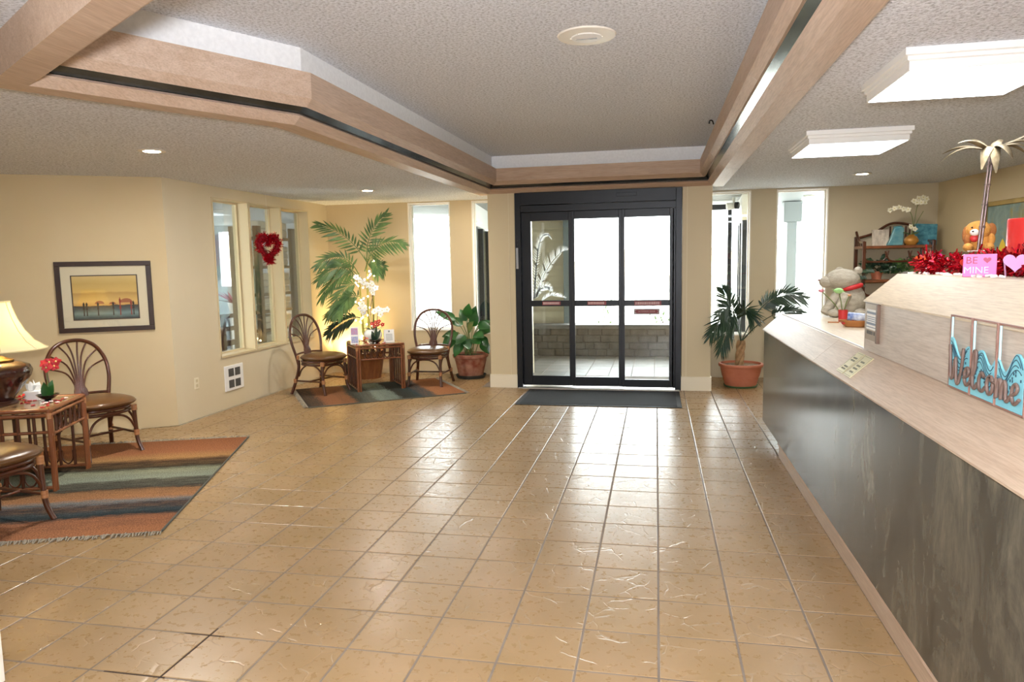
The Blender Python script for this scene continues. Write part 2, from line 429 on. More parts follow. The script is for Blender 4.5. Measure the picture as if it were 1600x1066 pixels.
for x0, x1, y0, y1 in ((GX-6*T-0.004, GX-6*T+0.004, GY-0.31, GY+0.06), (GX-6*T-0.12, GX-6*T+0.07, GY-0.004, GY+0.004), (GX-6*T-0.25, GX-6*T+0.02, GY-T-0.004, GY-T+0.004)):
    B().box(x0, x1, y0, y1, -0.0023, -0.0012).obj('grout_stain', stain, floor)

# ---- tray in the ceiling with its oak surround
nA = Vector((-0.507, -0.862)); dN = Vector((0.85, -0.526)).normalized()
def isect(p, d, q, e):
    den = d.x*e.y-d.y*e.x; t = ((q.x-p.x)*e.y-(q.y-p.y)*e.x)/den; return p+d*t
qN = Vector((-1.886, 2.466)); q1 = Vector((-2.02, 4.05))
Q = [Vector((-1.905, 8.56)), q1, isect(q1, nA, qN, dN), isect(qN, dN, Vector((0.487, 0)), Vector((0, 1))), Vector((0.487, 8.56))]
def corner(i, d):
    i %= 5; a, b, c = Q[i-1], Q[i], Q[(i+1) % 5]
    e0 = (b-a).normalized(); e1 = (c-b).normalized()
    n0 = Vector((e0.y, -e0.x)); n1 = Vector((e1.y, -e1.x))       # outward for this winding
    return isect(a+n0*-d*SG, e0, b+n1*-d*SG, e1)
SG = -1
if (corner(1, 0.2)-Vector((-0.7, 5))).length < (Q[1]-Vector((-0.7, 5))).length: SG = 1
PROF = {'upper_board': [(0, 2.565), (0, 2.715), (0.075, 2.715), (0.075, 2.535), (0.045, 2.520)],
        'lower_board': [(0.088, 2.475), (0.14, 2.432), (0.155, 2.446), (0.103, 2.489)],
        'bottom_board': [(0.14, 2.432), (0.145, 2.428), (0.285, 2.428), (0.285, 2.47), (0.155, 2.446)],
        'slot_liner': [(0.060, 2.535), (0.105, 2.492), (0.125, 2.507), (0.08, 2.550)]}
SIDES = [(0, [0, 1]), (1, [0, 1]), (2, [0, 0.62, 1]), (3, [0, 0.42, 0.64, 0.80, 1]), (4, [0, 1])]
for i, cuts in SIDES:
    root = thing('trim_%d' % (i+2), kind='structure'); root['label'] = ['left oak surround of the ceiling tray', 'slanting oak surround of the ceiling tray', 'near oak surround of the ceiling tray', 'oak surround of the ceiling tray above the counter', 'oak surround of the ceiling tray above the door'][i]
    m = W_['oakx'] if i in (4,) else W_['oak']
    for nm, pr in PROF.items():
        cc = cuts if nm != 'slot_liner' else [0, 1]
        if nm == 'bottom_board' and i == 2: pr = [(0.14, 2.432), (0.145, 2.428), (0.28, 2.428), (0.30, 2.60), (0.155, 2.60)]
        for k in range(len(cc)-1):
            b = B(); vs_ = []
            for e, t in ((0, cc[k]+(0.0004 if k else 0)), (1, cc[k+1]-(0.0004 if cc[k+1] < 1 else 0))):
                for d, z in pr:
                    p = corner(i, d).lerp(corner(i+1, d), t); vs_.append((p.x, p.y, z))
            n = len(pr)
            b.add(vs_, [tuple(range(n)), tuple(reversed(range(n, 2*n)))]+[(a, a+n, (a+1) % n+n, (a+1) % n) for a in range(n)])
            b.obj(nm, W_['slot'] if nm == 'slot_liner' else m, root)
band = B()
for i in range(5):
    a, c = corner(i, 0.07), corner(i+1, 0.07)
    band.add([(a.x, a.y, 2.70), (c.x, c.y, 2.70), (c.x, c.y, HC), (a.x, a.y, HC)], [(0, 1, 2, 3)])
struct(band.obj('ceiling_tray_band', W_['plaster']), 'white plaster band inside the ceiling tray')
tr = [corner(i, 0.09) for i in range(5)]
struct(B().prism([tuple(p) for p in tr], HC, HC+0.04).obj('ceiling_tray', W_['popcorn']), 'raised popcorn ceiling of the tray')
O = [corner(i, 0.25) for i in range(5)]
nw = O[2]-dN*4.3
b = B()
b.prism([(O[0].x, O[0].y), (O[0].x, 9.9), (XL-0.1, 9.9), (XL-0.1, 6.32), (nw.x, nw.y), tuple(O[2]), tuple(O[1])], LC, LC+0.06)
b.prism([(O[0].x, O[0].y), (O[4].x, O[4].y), (O[4].x, 9.9), (O[0].x, 9.9)], LC, LC+0.06)
struct(b.obj('ceiling', W_['popcorn']), 'low popcorn ceiling over the seating')
struct(B().box(O[4].x, 5.0, -3.1, 9.9, LC, LC+0.06).obj('ceiling_counter', W_['popcorn']), 'low popcorn ceiling over the reception desk')
b = B(); b.prism([tuple(O[2]), (nw.x, nw.y), (-8.1, 5.2), (-8.1, -3.1), (O[3].x, -3.1), tuple(O[3])], NC, NC+0.06)
b.box(O[3].x-0.02, O[3].x+0.02, -3.1, O[3].y, LC-0.03, NC+0.02)
struct(b.obj('ceiling_hall', W_['popcorn']), 'popcorn ceiling of the near hall')

struct(B().box(-8.2, 5.1, -3.2, 9.98, 3.05, 3.15).obj('roof', W_['grout']), 'flat roof slab added over the lobby to keep sky light out')  # unseen slab added above the ceilings, stops sky light leaking through the tray slot
struct(B().box(-2.06, 0.64, 9.86, 9.98, LC+0.06, 3.05).obj('wall_over_entry', W_['cream']), 'wall piece added above the entry to keep sky light out')  # added with the roof slab to close its open end against the sky
# ---------------------------------------------------------------- windows
def window(name, p0, d, L, z0, z1, inn, depth, fw=0.022, label=None, m=None, sill=True):
    """fixed pane: reveal lining, slim frame, glass, sill. p0 on the wall face, d along the wall, inn = into the room"""
    M_ = frame_m(Vector((*p0, 0)), d, Vector((0, 0, 1))); n = Vector(d).normalized().cross(Vector((0, 0, 1)))
    sgn = 1 if n.dot(Vector(inn)) > 0 else -1
    root = thing(name, kind='structure'); root['label'] = label or 'narrow window'
    m = m or W_['casing']; q = -sgn*depth
    b = B()
    for x0, x1, a0, a1 in ((0, fw, z0, z1), (L-fw, L, z0, z1), (fw, L-fw, z0, z0+fw), (fw, L-fw, z1-fw, z1)):
        b.box(x0, x1, a0, a1, min(q-0.02, q+0.02), max(q-0.02, q+0.02), M_)
    b.obj('frame', m, root)
    B().box(fw, L-fw, z0+fw, z1-fw, q-0.003, q+0.003, M_).obj('pane', W_['glass'], root)
    b = B(); e = 0.012; f0, f1 = sorted((sgn*0.008, q))
    for x0, x1, a0, a1 in ((-e, 0.004, z0-e, z1+e), (L-0.004, L+e, z0-e, z1+e), (0, L, z1-0.004, z1+e)):
        b.box(x0, x1, a0, a1, f0, f1, M_)
    b.obj('jamb', m, root)
    f0, f1 = sorted((sgn*0.018, q))
    B().box(-e, L+e, z0-0.02, z0+0.004, f0, f1, M_).obj('sill', m, root, bevel=0.002)
    return root
for k, (a, c) in enumerate(W1):
    window('window_%d' % (k+1), (XL, a), (0, 1, 0), c-a, 0.60, 2.335, (1, 0, 0), 0.15, 0.02, 'tall pane %s in the cream wall' % ('nearest the print', 'behind the heart wreath', 'beside the palm')[k], W_['cream'])
for k, (a, c, z0, z1) in enumerate(BW):
    window('window_%d' % (k+4), (a, YB), (1, 0, 0), min(c, -2.07)-a if k < 2 else c-a, z0, z1, (0, -1, 0), 0.10, 0.018, 'narrow white-framed window ' + ('behind the rattan chair', 'behind the broad-leaf plant', 'behind the potted palm', 'at the end of the counter')[k])

# ---------------------------------------------------------------- sliding entrance door
door = thing('door_1', kind='structure'); door['label'] = 'black-framed automatic sliding door with three glass panels'
dk = W_['dark']
B().box(-1.715, -1.645, YD-0.02, YD+0.14, 0, 2.425).obj('jamb', dk, door, bevel=0.004)
B().box(0.225, 0.295, YD-0.02, YD+0.14, 0, 2.425).obj('jamb', dk, door, bevel=0.004)
B().box(-1.645, 0.225, YD-0.035, YD+0.14, 2.275, 2.425).obj('header', dk, door, bevel=0.004)
B().box(-1.645, 0.225, YD-0.01, YD+0.14, 2.19, 2.272).obj('header_track', dk, door, bevel=0.004)
B().box(-0.47, -0.23, YD-0.042, YD-0.03, 2.34, 2.385).obj('motion_sensor', dk, door, bevel=0.004)
B().box(-1.70, 0.28, YD-0.05, YD+0.16, -0.004, 0.012).obj('threshold', mat('aluminium', '#b9b7b0', rough=0.35, metal=0.9), door, bevel=0.003)
B().box(0.19, 0.205, YD+0.0, YD+0.012, 0.03, 2.2).obj('weather_strip', W_['white'], door)
red = mat('decal_red', '#8c3b3f', rough=0.5); pale = mat('decal_print', '#d9b9b4', rough=0.5)
etch = NT('etched_white'); etch.t.nodes.remove(etch.b)
_t = etch.n('BsdfTranslucent'); _t.inputs[0].default_value = (0.9, 0.92, 0.92, 1); etch.l(_t.outputs[0], etch.out.inputs[0]); etch = etch.m
def door_panel(x0, x1, yo, zt, zb, l, r):
    root = thing('sliding_panel', parent=door); root.location = (0, YD+yo, 0)
    for a, c in ((x0-l, x0), (x1, x1+r)): B().box(a, c, 0, 0.045, 0.03, 2.19).obj('stile', dk, root, bevel=0.003)
    for nm, a, c in (('bottom_rail', 0.03, zb), ('middle_rail', 1.028, 1.10), ('top_rail', zt, 2.19)):
        B().box(x0, x1, 0, 0.045, a, c).obj(nm, dk, root, bevel=0.003)
    B().box(x0, x1, 0.018, 0.026, zb, 1.028).obj('glass_pane', W_['glass'], root)
    B().box(x0, x1, 0.018, 0.026, 1.10, zt).obj('glass_pane', W_['glass'], root)
    return root
pa = door_panel(-1.53, -1.06, 0.055, 2.085, 0.15, 0.115, 0.04)
pb = door_panel(-0.985, -0.45, 0.03, 2.095, 0.145, 0.04, 0.04)
pc = door_panel(-0.375, 0.155, 0.0, 2.095, 0.125, 0.035, 0.07)
def decal(root, x, z, w_, h, lines):
    d = B().box(x-w_/2, x+w_/2, -0.0025, 0.0, z-h/2, z+h/2).obj('warning_decal', red, root)
    b = B(); x0 = x-w_/2+0.012; rr = random.Random(int(x*1000))
    while x0 < x+w_/2-0.02:
        c = rr.uniform(0.008, 0.016); b.box(x0, x0+c, -0.0035, -0.002, z-h*0.3, z+h*0.3); x0 += c+0.006
    b.obj('print', pale, d)
decal(pa, -1.28, 1.066, 0.23, 0.045, 1); decal(pb, -0.715, 1.066, 0.23, 0.045, 1); decal(pc, -0.10, 1.062, 0.32, 0.05, 1)
d = B().box(-0.265, 0.04, 0.012, 0.0165, 0.925, 0.995).obj('arrow_decal', mat('decal_grey', '#a59a98', rough=0.5), pc, bevel=0.004)
B().prism([(-0.255, 0), (-0.225, 0.026), (-0.225, 0.02), (0.0, 0.02), (0.0, 0.026), (0.03, 0), (0.0, -0.026), (0.0, -0.02), (-0.225, -0.02), (-0.225, -0.026)], 0, 0.002,
          frame_m((0, 0.0118, 0.96), (1, 0, 0), (0, 0, 1))).obj('arrow', red, d)
text_obj('lettering', 'AUTOMATIC DOOR', 0.022, pale, d, (-0.1125, 0.009, 0.96), (math.pi/2, 0, 0), 0.0004)
# push plate and switch on the jamb
B().box(-1.705, -1.675, YD-0.03, YD-0.018, 1.50, 1.76).obj('switch_plate', mat('steel_plate', '#9a9c9e', rough=0.35, metal=0.8), door, bevel=0.003)
for z in (1.80, 1.85): B().tube([(-1.69, YD-0.03, z), (-1.69, YD-0.018, z)], 0.010, 12).obj('key_switch', mat('key_black', '#101215', rough=0.3), door)
# palm fronds etched on the first pane
et = B(); py = 0.0165
def etch_frond(P, n, L0, sgn=(1, -1), w_=0.02):
    pts = cat_pts([(p[0], 0, p[1]) for p in P], 10); K = len(pts)
    for i in range(K-1):
        a, c = pts[i], pts[i+1]; t = i/K; dd = (c-a).normalized(); nn = Vector((-dd.z, 0, dd.x))*0.006*(1.2-t)
        et.add([(a.x-nn.x, py, a.z-nn.z), (a.x+nn.x, py, a.z+nn.z), (c.x+nn.x, py, c.z+nn.z), (c.x-nn.x, py, c.z-nn.z)], [(0, 1, 2, 3)])
    for k in range(n):
        t = k/(n-1); i = min(int(t*(K-2)), K-2); a = pts[i]; dd = (pts[i+1]-a).normalized()
        L = L0*math.sin(math.pi*(0.16+0.78*t))*1.0
        for s_ in sgn:
            nn = Vector((-dd.z, 0, dd.x))*s_; e = a+(nn*0.75+dd*0.66)*L
            e.x = min(max(e.x, -1.527), -1.063); e.z = max(e.z, 1.103); q = dd*w_*0.5
            et.add([(a.x-q.x, py, a.z-q.z), (a.x+q.x, py, a.z+q.z), (e.x, py, e.z)], [(0, 1, 2)])
etch_frond([(-1.50, 1.12), (-1.475, 1.45), (-1.44, 1.74), (-1.39, 1.89), (-1.31, 1.92)], 46, 0.085, (1,), 0.016)
etch_frond([(-1.50, 1.12), (-1.475, 1.45), (-1.44, 1.74), (-1.39, 1.89), (-1.31, 1.92), (-1.27, 1.86)], 46, 0.06, (-1,), 0.016)
etch_frond([(-1.47, 1.15), (-1.40, 1.38), (-1.28, 1.58), (-1.15, 1.70), (-1.07, 1.72)], 48, 0.13, (1,), 0.014)
etch_frond([(-1.47, 1.15), (-1.39, 1.36), (-1.27, 1.56), (-1.15, 1.69)], 36, 0.05, (-1,))
etch_frond([(-1.50, 1.13), (-1.42, 1.24), (-1.33, 1.27), (-1.27, 1.22)], 22, 0.08)
etch_frond([(-1.40, 1.105), (-1.30, 1.16), (-1.20, 1.15), (-1.10, 1.13)], 24, 0.07, (1,))
et.obj('etched_palm', etch, pa)

# ---------------------------------------------------------------- ceiling fixtures
lamp_on = emit('fluorescent_diffuser', '#f6faff', 6.0)
hall_fill = emit('hall_fill_panel', '#f2f6ff', 16.0)  # glow of the fill lights added in the unseen hall
def area(name, loc, size, power, col=(1, 0.95, 0.86), rot=(0, 0, 0), parent=None, shape='SQUARE', spread=math.pi):
    L = bpy.data.lights.new(name, 'AREA'); L.energy = power; L.color = col; L.shape = shape; L.size = size; L.spread = spread
    o = bpy.data.objects.new(name, L); C.objects.link(o); o.location = loc; o.rotation_euler = rot
    if parent: o.parent = parent
    return o
def fluorescent(x0, x1, y0, y1, zc, label, dm_=None):
    root = thing('ceiling_light', label, 'ceiling light', ((x0+x1)/2, (y0+y1)/2, zc), 0, 'square fluorescent ceiling lights')
    hx, hy = (x1-x0)/2, (y1-y0)/2
    b = B()
    prof = [(0.0, 0.0), (0.0, -0.03), (0.012, -0.034), (0.012, -0.05), (0.022, -0.054), (0.022, -0.092), (0.04, -0.095), (0.055, -0.088)]
    vs_ = []
    for o_, z in prof: vs_ += [(-hx+o_, -hy+o_, z), (hx-o_, -hy+o_, z), (hx-o_, hy-o_, z), (-hx+o_, hy-o_, z)]
    b.add(vs_, [(4*i+j, 4*i+(j+1) % 4, 4*i+4+(j+1) % 4, 4*i+4+j) for i in range(len(prof)-1) for j in range(4)])
    b.obj('frame', W_['white'], root)
    B().box(-hx+0.03, hx-0.03, -hy+0.03, hy-0.03, -0.095, -0.085).obj('diffuser', dm_ or lamp_on, root)
    return root
fluorescent(1.045, 1.75, 5.50, 6.23, LC, 'square fluorescent ceiling light above the far end of the counter')
fluorescent(1.06, 1.75, 3.48, 4.17, LC, 'large square fluorescent ceiling light nearest the camera, cut by the frame')
spot_on = emit('downlight_lamp', '#fff0d2', 30.0)
trim_w = mat('downlight_trim', '#efeae0', rough=0.4)
def downlight(x, y, zc, power, label, group='recessed downlights in the low ceiling'):
    root = thing('downlight', label, 'downlight', (x, y, zc), 0, group)
    B().lathe([(0.062, -0.002), (0.095, -0.002), (0.098, -0.006), (0.09, -0.010), (0.062, -0.010), (0.062, -0.002)], 28).obj('trim_ring', trim_w, root, smooth=40)
    B().lathe([(0.0, -0.012), (0.05, -0.010), (0.066, -0.004)], 24).obj('lamp', spot_on, root, smooth=60)
    area('downlight_beam', (0, 0, -0.03), 0.13, power, (1, 0.96, 0.9), parent=root, shape='DISK')
    return root
downlight(-3.735, 4.836, LC, 20, 'lit recessed downlight in the low ceiling above the lamp table')
downlight(-3.357, 8.044, LC, 10, 'lit recessed downlight in the low ceiling near the tall palm')
downlight(2.174, 8.411, LC, 8, 'lit recessed downlight behind the reception desk')
downlight(-2.163, 8.936, LC, 4, 'lit recessed downlight tucked behind the oak surround by the door pillar')
root = thing('air_diffuser', 'round white ceiling air diffuser in the raised tray', 'air diffuser', (-0.40, 4.28, HC))
B().lathe([(0.10, -0.012), (0.165, -0.008), (0.17, 0.0)], 40).obj('outer_ring', W_['casing'], root, smooth=50)
B().lathe([(0.0, -0.02), (0.085, -0.017), (0.095, -0.008)], 36).obj('inner_disc', W_['white'], root, smooth=40)
B().box(-0.06, 0.06, -0.003, 0.003, -0.024, -0.018).obj('damper_bar', mat('damper_steel', '#8c8c88', rough=0.4, metal=0.7), root)
for i in range(3):
    a = math.pi*i/3; B().box(-0.095, 0.095, -0.002, 0.002, -0.016, -0.008).obj('spoke', W_['casing'], root, rot=(0, 0, a))
root = thing('cable_hook', 'small black cable hook on top of the oak surround', 'hook', (0.475, 6.45, 2.716))
B().tube(cat_pts([(0, 0, 0), (-0.01, 0, 0.03), (-0.03, 0.01, 0.035), (-0.035, 0.01, 0.01)], 4), 0.006, 6).obj('wire', mat('black_cable', '#15130f', rough=0.5), root)
# fill lights added in the unseen hall behind the viewer
fluorescent(-2.0, -1.3, -1.6, -0.9, NC, 'square fluorescent fill light added in the unseen hall by the white casing', hall_fill)
fluorescent(-0.2, 0.5, -1.6, -0.9, NC, 'square fluorescent fill light added in the middle of the unseen hall', hall_fill)
fluorescent(-4.6, -3.9, 0.2, 0.9, NC, 'square fluorescent fill light added in the unseen hall corner', hall_fill)
# ---------------------------------------------------------------- outside the entrance
conc = mat('concrete', '#b9b5ac', '#a7a39b', 0.7, kind='World', scale=2, bump=0.1)
lot = mat('pale_concrete', '#a3a19c', '#9a9893', 0.85, kind='World', scale=1.2)
struct(B().box(-40, 40, 9.98, 60, -0.25, -0.12).obj('ground_outside', lot), 'sunlit pale concrete outside')
pv = struct(B().box(-2.06, 0.64, 8.86, 10.0, -0.12, -0.020).obj('pavement_entry', W_['grout']), 'entry pavement')
pv2 = struct(B().box(-5.0, 4.2, 9.98, 12.4, -0.12, -0.020).obj('pavement_porch', W_['grout']), 'tiled porch floor outside the door')
ptile = mat('porch_tile', '#6d685f', '#5c5750', 0.5, kind='World', scale=4, bump=0.1)
base_t = None
for i in range(-8, 3):
    for j in range(0, 11):
        x0 = -0.02+i*0.315; y0 = 8.88+j*0.315
        if y0 < 9.9 and not (-2.1 < x0 and x0+0.31 < 0.66): continue
        if y0 > 12.0: continue
        if base_t is None:
            b = B(); tile_mesh(b, -0.153, 0.153, -0.153, 0.153, -0.012); base_t = b.obj('paver', ptile, pv2, loc=(x0+0.155, y0+0.155, 0))
        else: shared(base_t, loc=(x0+0.155, y0+0.155, 0))
# low stone wall with cap
stone = mat('rubble_stone', '#57534b', '#454139', 0.85, scale=7, bump=0.5, bscale=25, bdist=0.01)
cap = mat('stone_cap', '#4a4a48', '#5a5955', 0.6, scale=5)
lw = thing('garden_wall', 'low grey stone wall with dark cap seen through the entrance door', 'garden wall', (0, 11.95, 0))
B().box(-2.6, 3.2, 0, 0.28, -0.02, 0.45).obj('core', stone, lw)
B().box(-2.65, 3.25, -0.05, 0.33, 0.45, 0.52).obj('cap', cap, lw, bevel=0.008)
proto = None
for r_ in range(4):
    x = -2.6 - (0.13 if r_ % 2 else 0)
    while x < 2.9:
        wd = rnd.uniform(0.13, 0.34)
        B().box(x, x+wd-0.008, -0.018-rnd.uniform(0, .014), 0.02, r_*0.117-0.01, r_*0.117+rnd.uniform(0.098, 0.108)).obj('stone', stone, lw, bevel=0.012, seg=1)
        x += wd
# lap siding of the neighbouring wing and its dark corner post
sid = mat('lap_siding', '#b5ad96', '#aaa28c', 0.6, scale=3)
sw = struct(B().box(-3.6, -1.56, 12.42, 12.5, -0.1, 2.9).obj('wall_outside_siding', sid), 'tan lap-sided wall beyond the door')
for k in range(14):
    z = -0.05+k*0.2
    B().add([(-3.6, 12.40, z), (-1.56, 12.40, z), (-1.56, 12.425, z+0.2), (-3.6, 12.425, z+0.2), (-3.6, 12.43, z), (-1.56, 12.43, z)], [(0, 1, 2, 3), (0, 4, 5, 1)]).obj('siding_board', sid, sw)
bluegrey = mat('blue_grey_post', '#5f7076', rough=0.5)
tag(B().box(-1.58, -1.44, 12.30, 12.46, -0.1, 2.45).obj('porch_post', bluegrey, bevel=0.008), 'blue-grey corner post beside the lap siding', 'post')
# storefront returns on both sides of the entry, seen through the narrow windows
sf = thing('storefront_screen', 'dark framed glass screen with white fascia outside the broad-leaf plant window', 'glass screen', (-2.62, 10.20, 0), math.atan2(1.8, -0.22))
for a in (0, 0.75, 1.72): B().box(a, a+0.10, -0.04, 0.04, -0.1, 2.12).obj('post', dk, sf, bevel=0.004)
B().box(0, 1.82, -0.05, 0.05, 2.12, 2.20).obj('head_rail', W_['white'], sf, bevel=0.004)
B().box(0, 1.82, -0.03, 0.05, 2.20, 2.45).obj('fascia', W_['white'], sf)
B().box(0.1, 1.72, -0.004, 0.004, 0.1, 2.12).obj('pane', W_['glass'], sf)
sf = thing('storefront_screen', 'dark framed glass screen outside the window behind the potted palm', 'glass screen', (1.19, 10.25, 0), math.atan2(1.7, 0.12))
for a in (0, 0.22, 0.9, 1.55): B().box(a, a+0.09, -0.04, 0.04, -0.1, 2.10).obj('post', dk, sf, bevel=0.004)
B().box(0, 1.7, -0.05, 0.05, 2.10, 2.2).obj('head_rail', W_['casing'], sf, bevel=0.004)
B().box(0, 1.7, -0.03, 0.05, 2.2, 2.45).obj('fascia', W_['white'], sf)
dr = thing('porch_door_frame', 'dark metal door frame standing on the porch behind the potted palm window', 'door frame', (0.46, 11.35, 0))
for a in (0, 0.60): B().box(a, a+0.06, -0.04, 0.04, -0.02, 2.32).obj('jamb', dk, dr, bevel=0.004)
B().box(0, 0.66, -0.04, 0.04, 2.32, 2.40).obj('head', dk, dr, bevel=0.004)
cm = thing('security_camera', 'small white and black security camera under the porch roof', 'camera', (1.08, 10.7, 2.39))
B().tube([(0, 0, -0.05), (0, 0, 0.06)], 0.02, 10).obj('mount', W_['white'], cm)
B().tube([(-0.10, -0.02, -0.07), (0.03, 0, -0.06)], 0.05, 12).obj('body', W_['white'], cm, smooth=40)
B().tube([(0.02, -0.03, -0.06), (0.06, -0.05, -0.06)], 0.05, 12).obj('lens', dk, cm, smooth=40)
# porch roof
sof = mat('soffit', '#9a9c98', rough=0.7)
so = struct(B().box(-5.5, 1.55, 9.99, 12.9, 2.47, 2.75).obj('roof_porch', sof), 'boarded porch soffit')
for k in range(9):
    B().box(-5.5, 1.55, 10.0+k*0.32, 10.0+k*0.32+0.305, 2.455, 2.472).obj('soffit_board', sof, so)
gs = mat('grey_fascia', '#7b8386', rough=0.6)
b = B(); b.add([(1.55, 10.0, 2.43), (3.6, 10.0, 2.43), (3.6, 10.7, 2.43), (1.55, 12.9, 2.43), (1.55, 10.0, 2.75), (3.6, 10.0, 2.75), (3.6, 10.6, 2.75), (1.55, 12.9, 2.75)],
              [(0, 3, 2, 1), (4, 5, 6, 7), (0, 1, 5, 4), (1, 2, 6, 5), (2, 3, 7, 6), (3, 0, 4, 7)])
pr = struct(b.obj('roof_porch_corner', gs), 'grey porch roof corner')
pl = thing('porch_light', 'round white light under the porch roof at the counter-end window', 'ceiling light', (2.10, 10.62, 2.43))
B().lathe([(0.0, -0.045), (0.06, -0.04), (0.09, -0.02)], 24).obj('lens', emit('porch_lens', '#ffffff', 16), pl, smooth=50)
B().lathe([(0.088, -0.022), (0.105, -0.018), (0.105, 0.0), (0.088, 0.0)], 24).obj('rim', W_['white'], pl, smooth=40)
pp = thing('porch_column', 'pale blue-grey porch column outside the window at the end of the counter', 'column', (2.02, 11.6, 0))
B().box(-0.07, 0.07, -0.07, 0.07, -0.12, 2.12).obj('shaft', gs, pp, bevel=0.006)
B().box(-0.13, 0.13, -0.13, 0.13, 2.12, 2.42).obj('capital', gs, pp, bevel=0.006)
# houses across the lot, bleached by the light
hb = mat('far_plaster', '#cfcac2', rough=0.9); hr = mat('far_shingle', '#b7a58c', '#a3927c', 0.9, scale=1.5)
for nm, lab, x, y, wd, ez, rz_ in (('house', 'pale house with brown shingle roof far beyond the door', 0.1, 25, 3.4, 1.2, 0.95), ('house', 'pale low house far beyond the chair window', -14.0, 27, 6.0, 2.0, 1.1), ('house', 'pale house with grey gable far beyond the counter-end window', 9.2, 34, 3.5, 2.2, 1.2)):
    h = thing(nm, lab, 'house', (x, y, -0.12))
    B().box(-wd, wd, 0, 5, 0, ez+0.3).obj('wall', hb, h)
    B().add([(-wd-0.4, -0.5, ez), (wd+0.4, -0.5, ez), (wd-1.0, 2.5, ez+rz_), (-wd+1.0, 2.5, ez+rz_), (-wd-0.4, 5.5, ez), (wd+0.4, 5.5, ez)], [(0, 1, 2, 3), (3, 2, 5, 4), (0, 3, 4), (1, 5, 2), (0, 4, 5, 1)]).obj('roof', hr, h)
    for q in (-0.55, 0.1, 0.6): B().box(q*wd, q*wd+0.9, -0.03, 0.02, 0.5, ez-0.35).obj('window', mat('far_glass', '#8d979c', rough=0.3), h)
shr = mat('shrub_leaf', '#5d7a4c', '#7d945f', 0.6, scale=9)
for k, (x, y, s_) in enumerate(((-0.85, 13.0, 0.5), (0.1, 13.1, 0.42))):
    t = thing('shrub', ('leafy shrub behind the stone wall at the door centre', 'smaller leafy shrub behind the stone wall toward the arrow decal')[k], 'shrub', (x, y, -0.12))
    b = B()
    for q in range(90):
        a = rnd.uniform(0, 6.28); rr = rnd.uniform(0.02, 0.25); z = rnd.uniform(0.4, 0.55+s_)
        p = Vector((rr*math.cos(a), rr*math.sin(a), z)); b.blade(p, p+Vector((rnd.uniform(-.1, .1), rnd.uniform(-.1, .1), rnd.uniform(-.02, .12))), 0.035, (0, 0, 1), 0.1, 2)
    b.obj('foliage', shr, t)
    B().tube([(0, 0, 0), (0.02, 0, 0.6)], 0.02, 6).obj('stem', W_['darkwood'], t)

# ---------------------------------------------------------------- pool room behind the three panes
pw = mat('pool_room_wall', '#cfd6d8', '#c5ccd0', 0.6, kind='World', scale=1)
pf = mat('pool_room_floor', '#a9adac', rough=0.3)
struct(B().box(-11, XL-0.2, 6.2, 14.3, -0.06, 0.0).obj('floor_pool_room', pf), 'grey floor of the pool room')
struct(B().box(-11, XL-0.18, 6.2, 14.3, LC+0.05, LC+0.12).obj('ceiling_pool_room', pw), 'pool room ceiling')
wall_holes('wall_pool_far', (-11, 14.2), (XL-0.2, 14.2), 0, LC+0.1, 0.15, [(1.55, 1.97, 1.19, 2.38)], pw, 'pool room far wall with a bright window')
wall_holes('wall_pool_side', (-11, 6.2), (-11, 14.2), 0, LC+0.1, 0.15, [(3.0, 5.0, 0.9, 2.2)], pw, 'pool room side wall with a wide window')
wall_holes('wall_pool_near', (-11, 6.2), (-7.0, 6.2), 0, LC+0.1, 0.1, [], pw, 'pool room near wall', -1)
wall_holes('wall_pool_back', (XL-0.2, YB+0.2), (XL-0.2, 14.2), 0, LC+0.1, 0.1, [], pw, 'pool room wall toward the porch', -1)

band2 = mat('teal_band', '#7c8c90', rough=0.5)
struct(B().box(-8.75, -5.5, 14.18, 14.2, 1.265, 1.38).obj('trim_pool_band', band2), 'grey-teal band on the pool room wall')
area('pool_room_fill', (-8, 10.5, LC+0.03), 1.6, 30, (0.92, 0.97, 1.0))  # added fill lamp for the pool room, no fixture modelled
tk = thing('towel_rack', 'dark wooden towel rack with folded white towels behind the pane', 'towel rack', (-5.48, 9.30, 0))
for y in (-0.47, 0.47):
    for x in (-0.18, 0.18): B().box(x-0.03, x+0.03, y-0.06, y+0.06, 0, 2.14).obj('post', W_['darkwood'], tk, bevel=0.004)
ZS = (0.45, 0.72, 0.98, 1.22, 1.60, 2.0)
for z in ZS: B().box(-0.17, 0.17, -0.42, 0.42, z-0.04, z).obj('shelf', W_['darkwood'], tk, bevel=0.003)
tw = mat('towel_white', '#e6e7e6', '#d9dbdc', 0.95, scale=20, bump=0.5, bscale=90)
for z, zt in zip(ZS, (0.64, 0.9, 1.15, 1.5, 1.88, 2.22)):
    n_ = max(2, int((zt-z)/0.075)); h = (zt-z)/n_
    for k in range(n_):
        tag(B().box(-0.16, 0.16, -0.40+rnd.uniform(0, .03), 0.37+rnd.uniform(0, .04), 0.001, h-0.003).obj('folded_towel', tw, loc=(-5.48, 9.30, z+k*h), bevel=0.018, seg=2), 'folded white towel stacked on the dark towel rack', 'towel', 'folded towels on the rack')
rl = thing('slatted_bench', 'brown slatted bench in the pool room behind the panes', 'bench', (-6.35, 10.2, 0))
for z in (0.86, 0.67, 0.46): B().box(-0.02, 0.02, -0.8, 0.75, z-0.035, z+0.03).obj('slat', W_['darkwood'], rl, bevel=0.004)
for y in (-0.75, 0.70): B().box(0.02, 0.07, y-0.03, y+0.03, 0, 0.9).obj('post', W_['darkwood'], rl, bevel=0.004)
for k in range(4): B().box(-0.10-0.11*k, -0.02-0.11*k, -0.8, 0.75, 0.40, 0.43).obj('seat_slat', W_['darkwood'], rl, bevel=0.004)
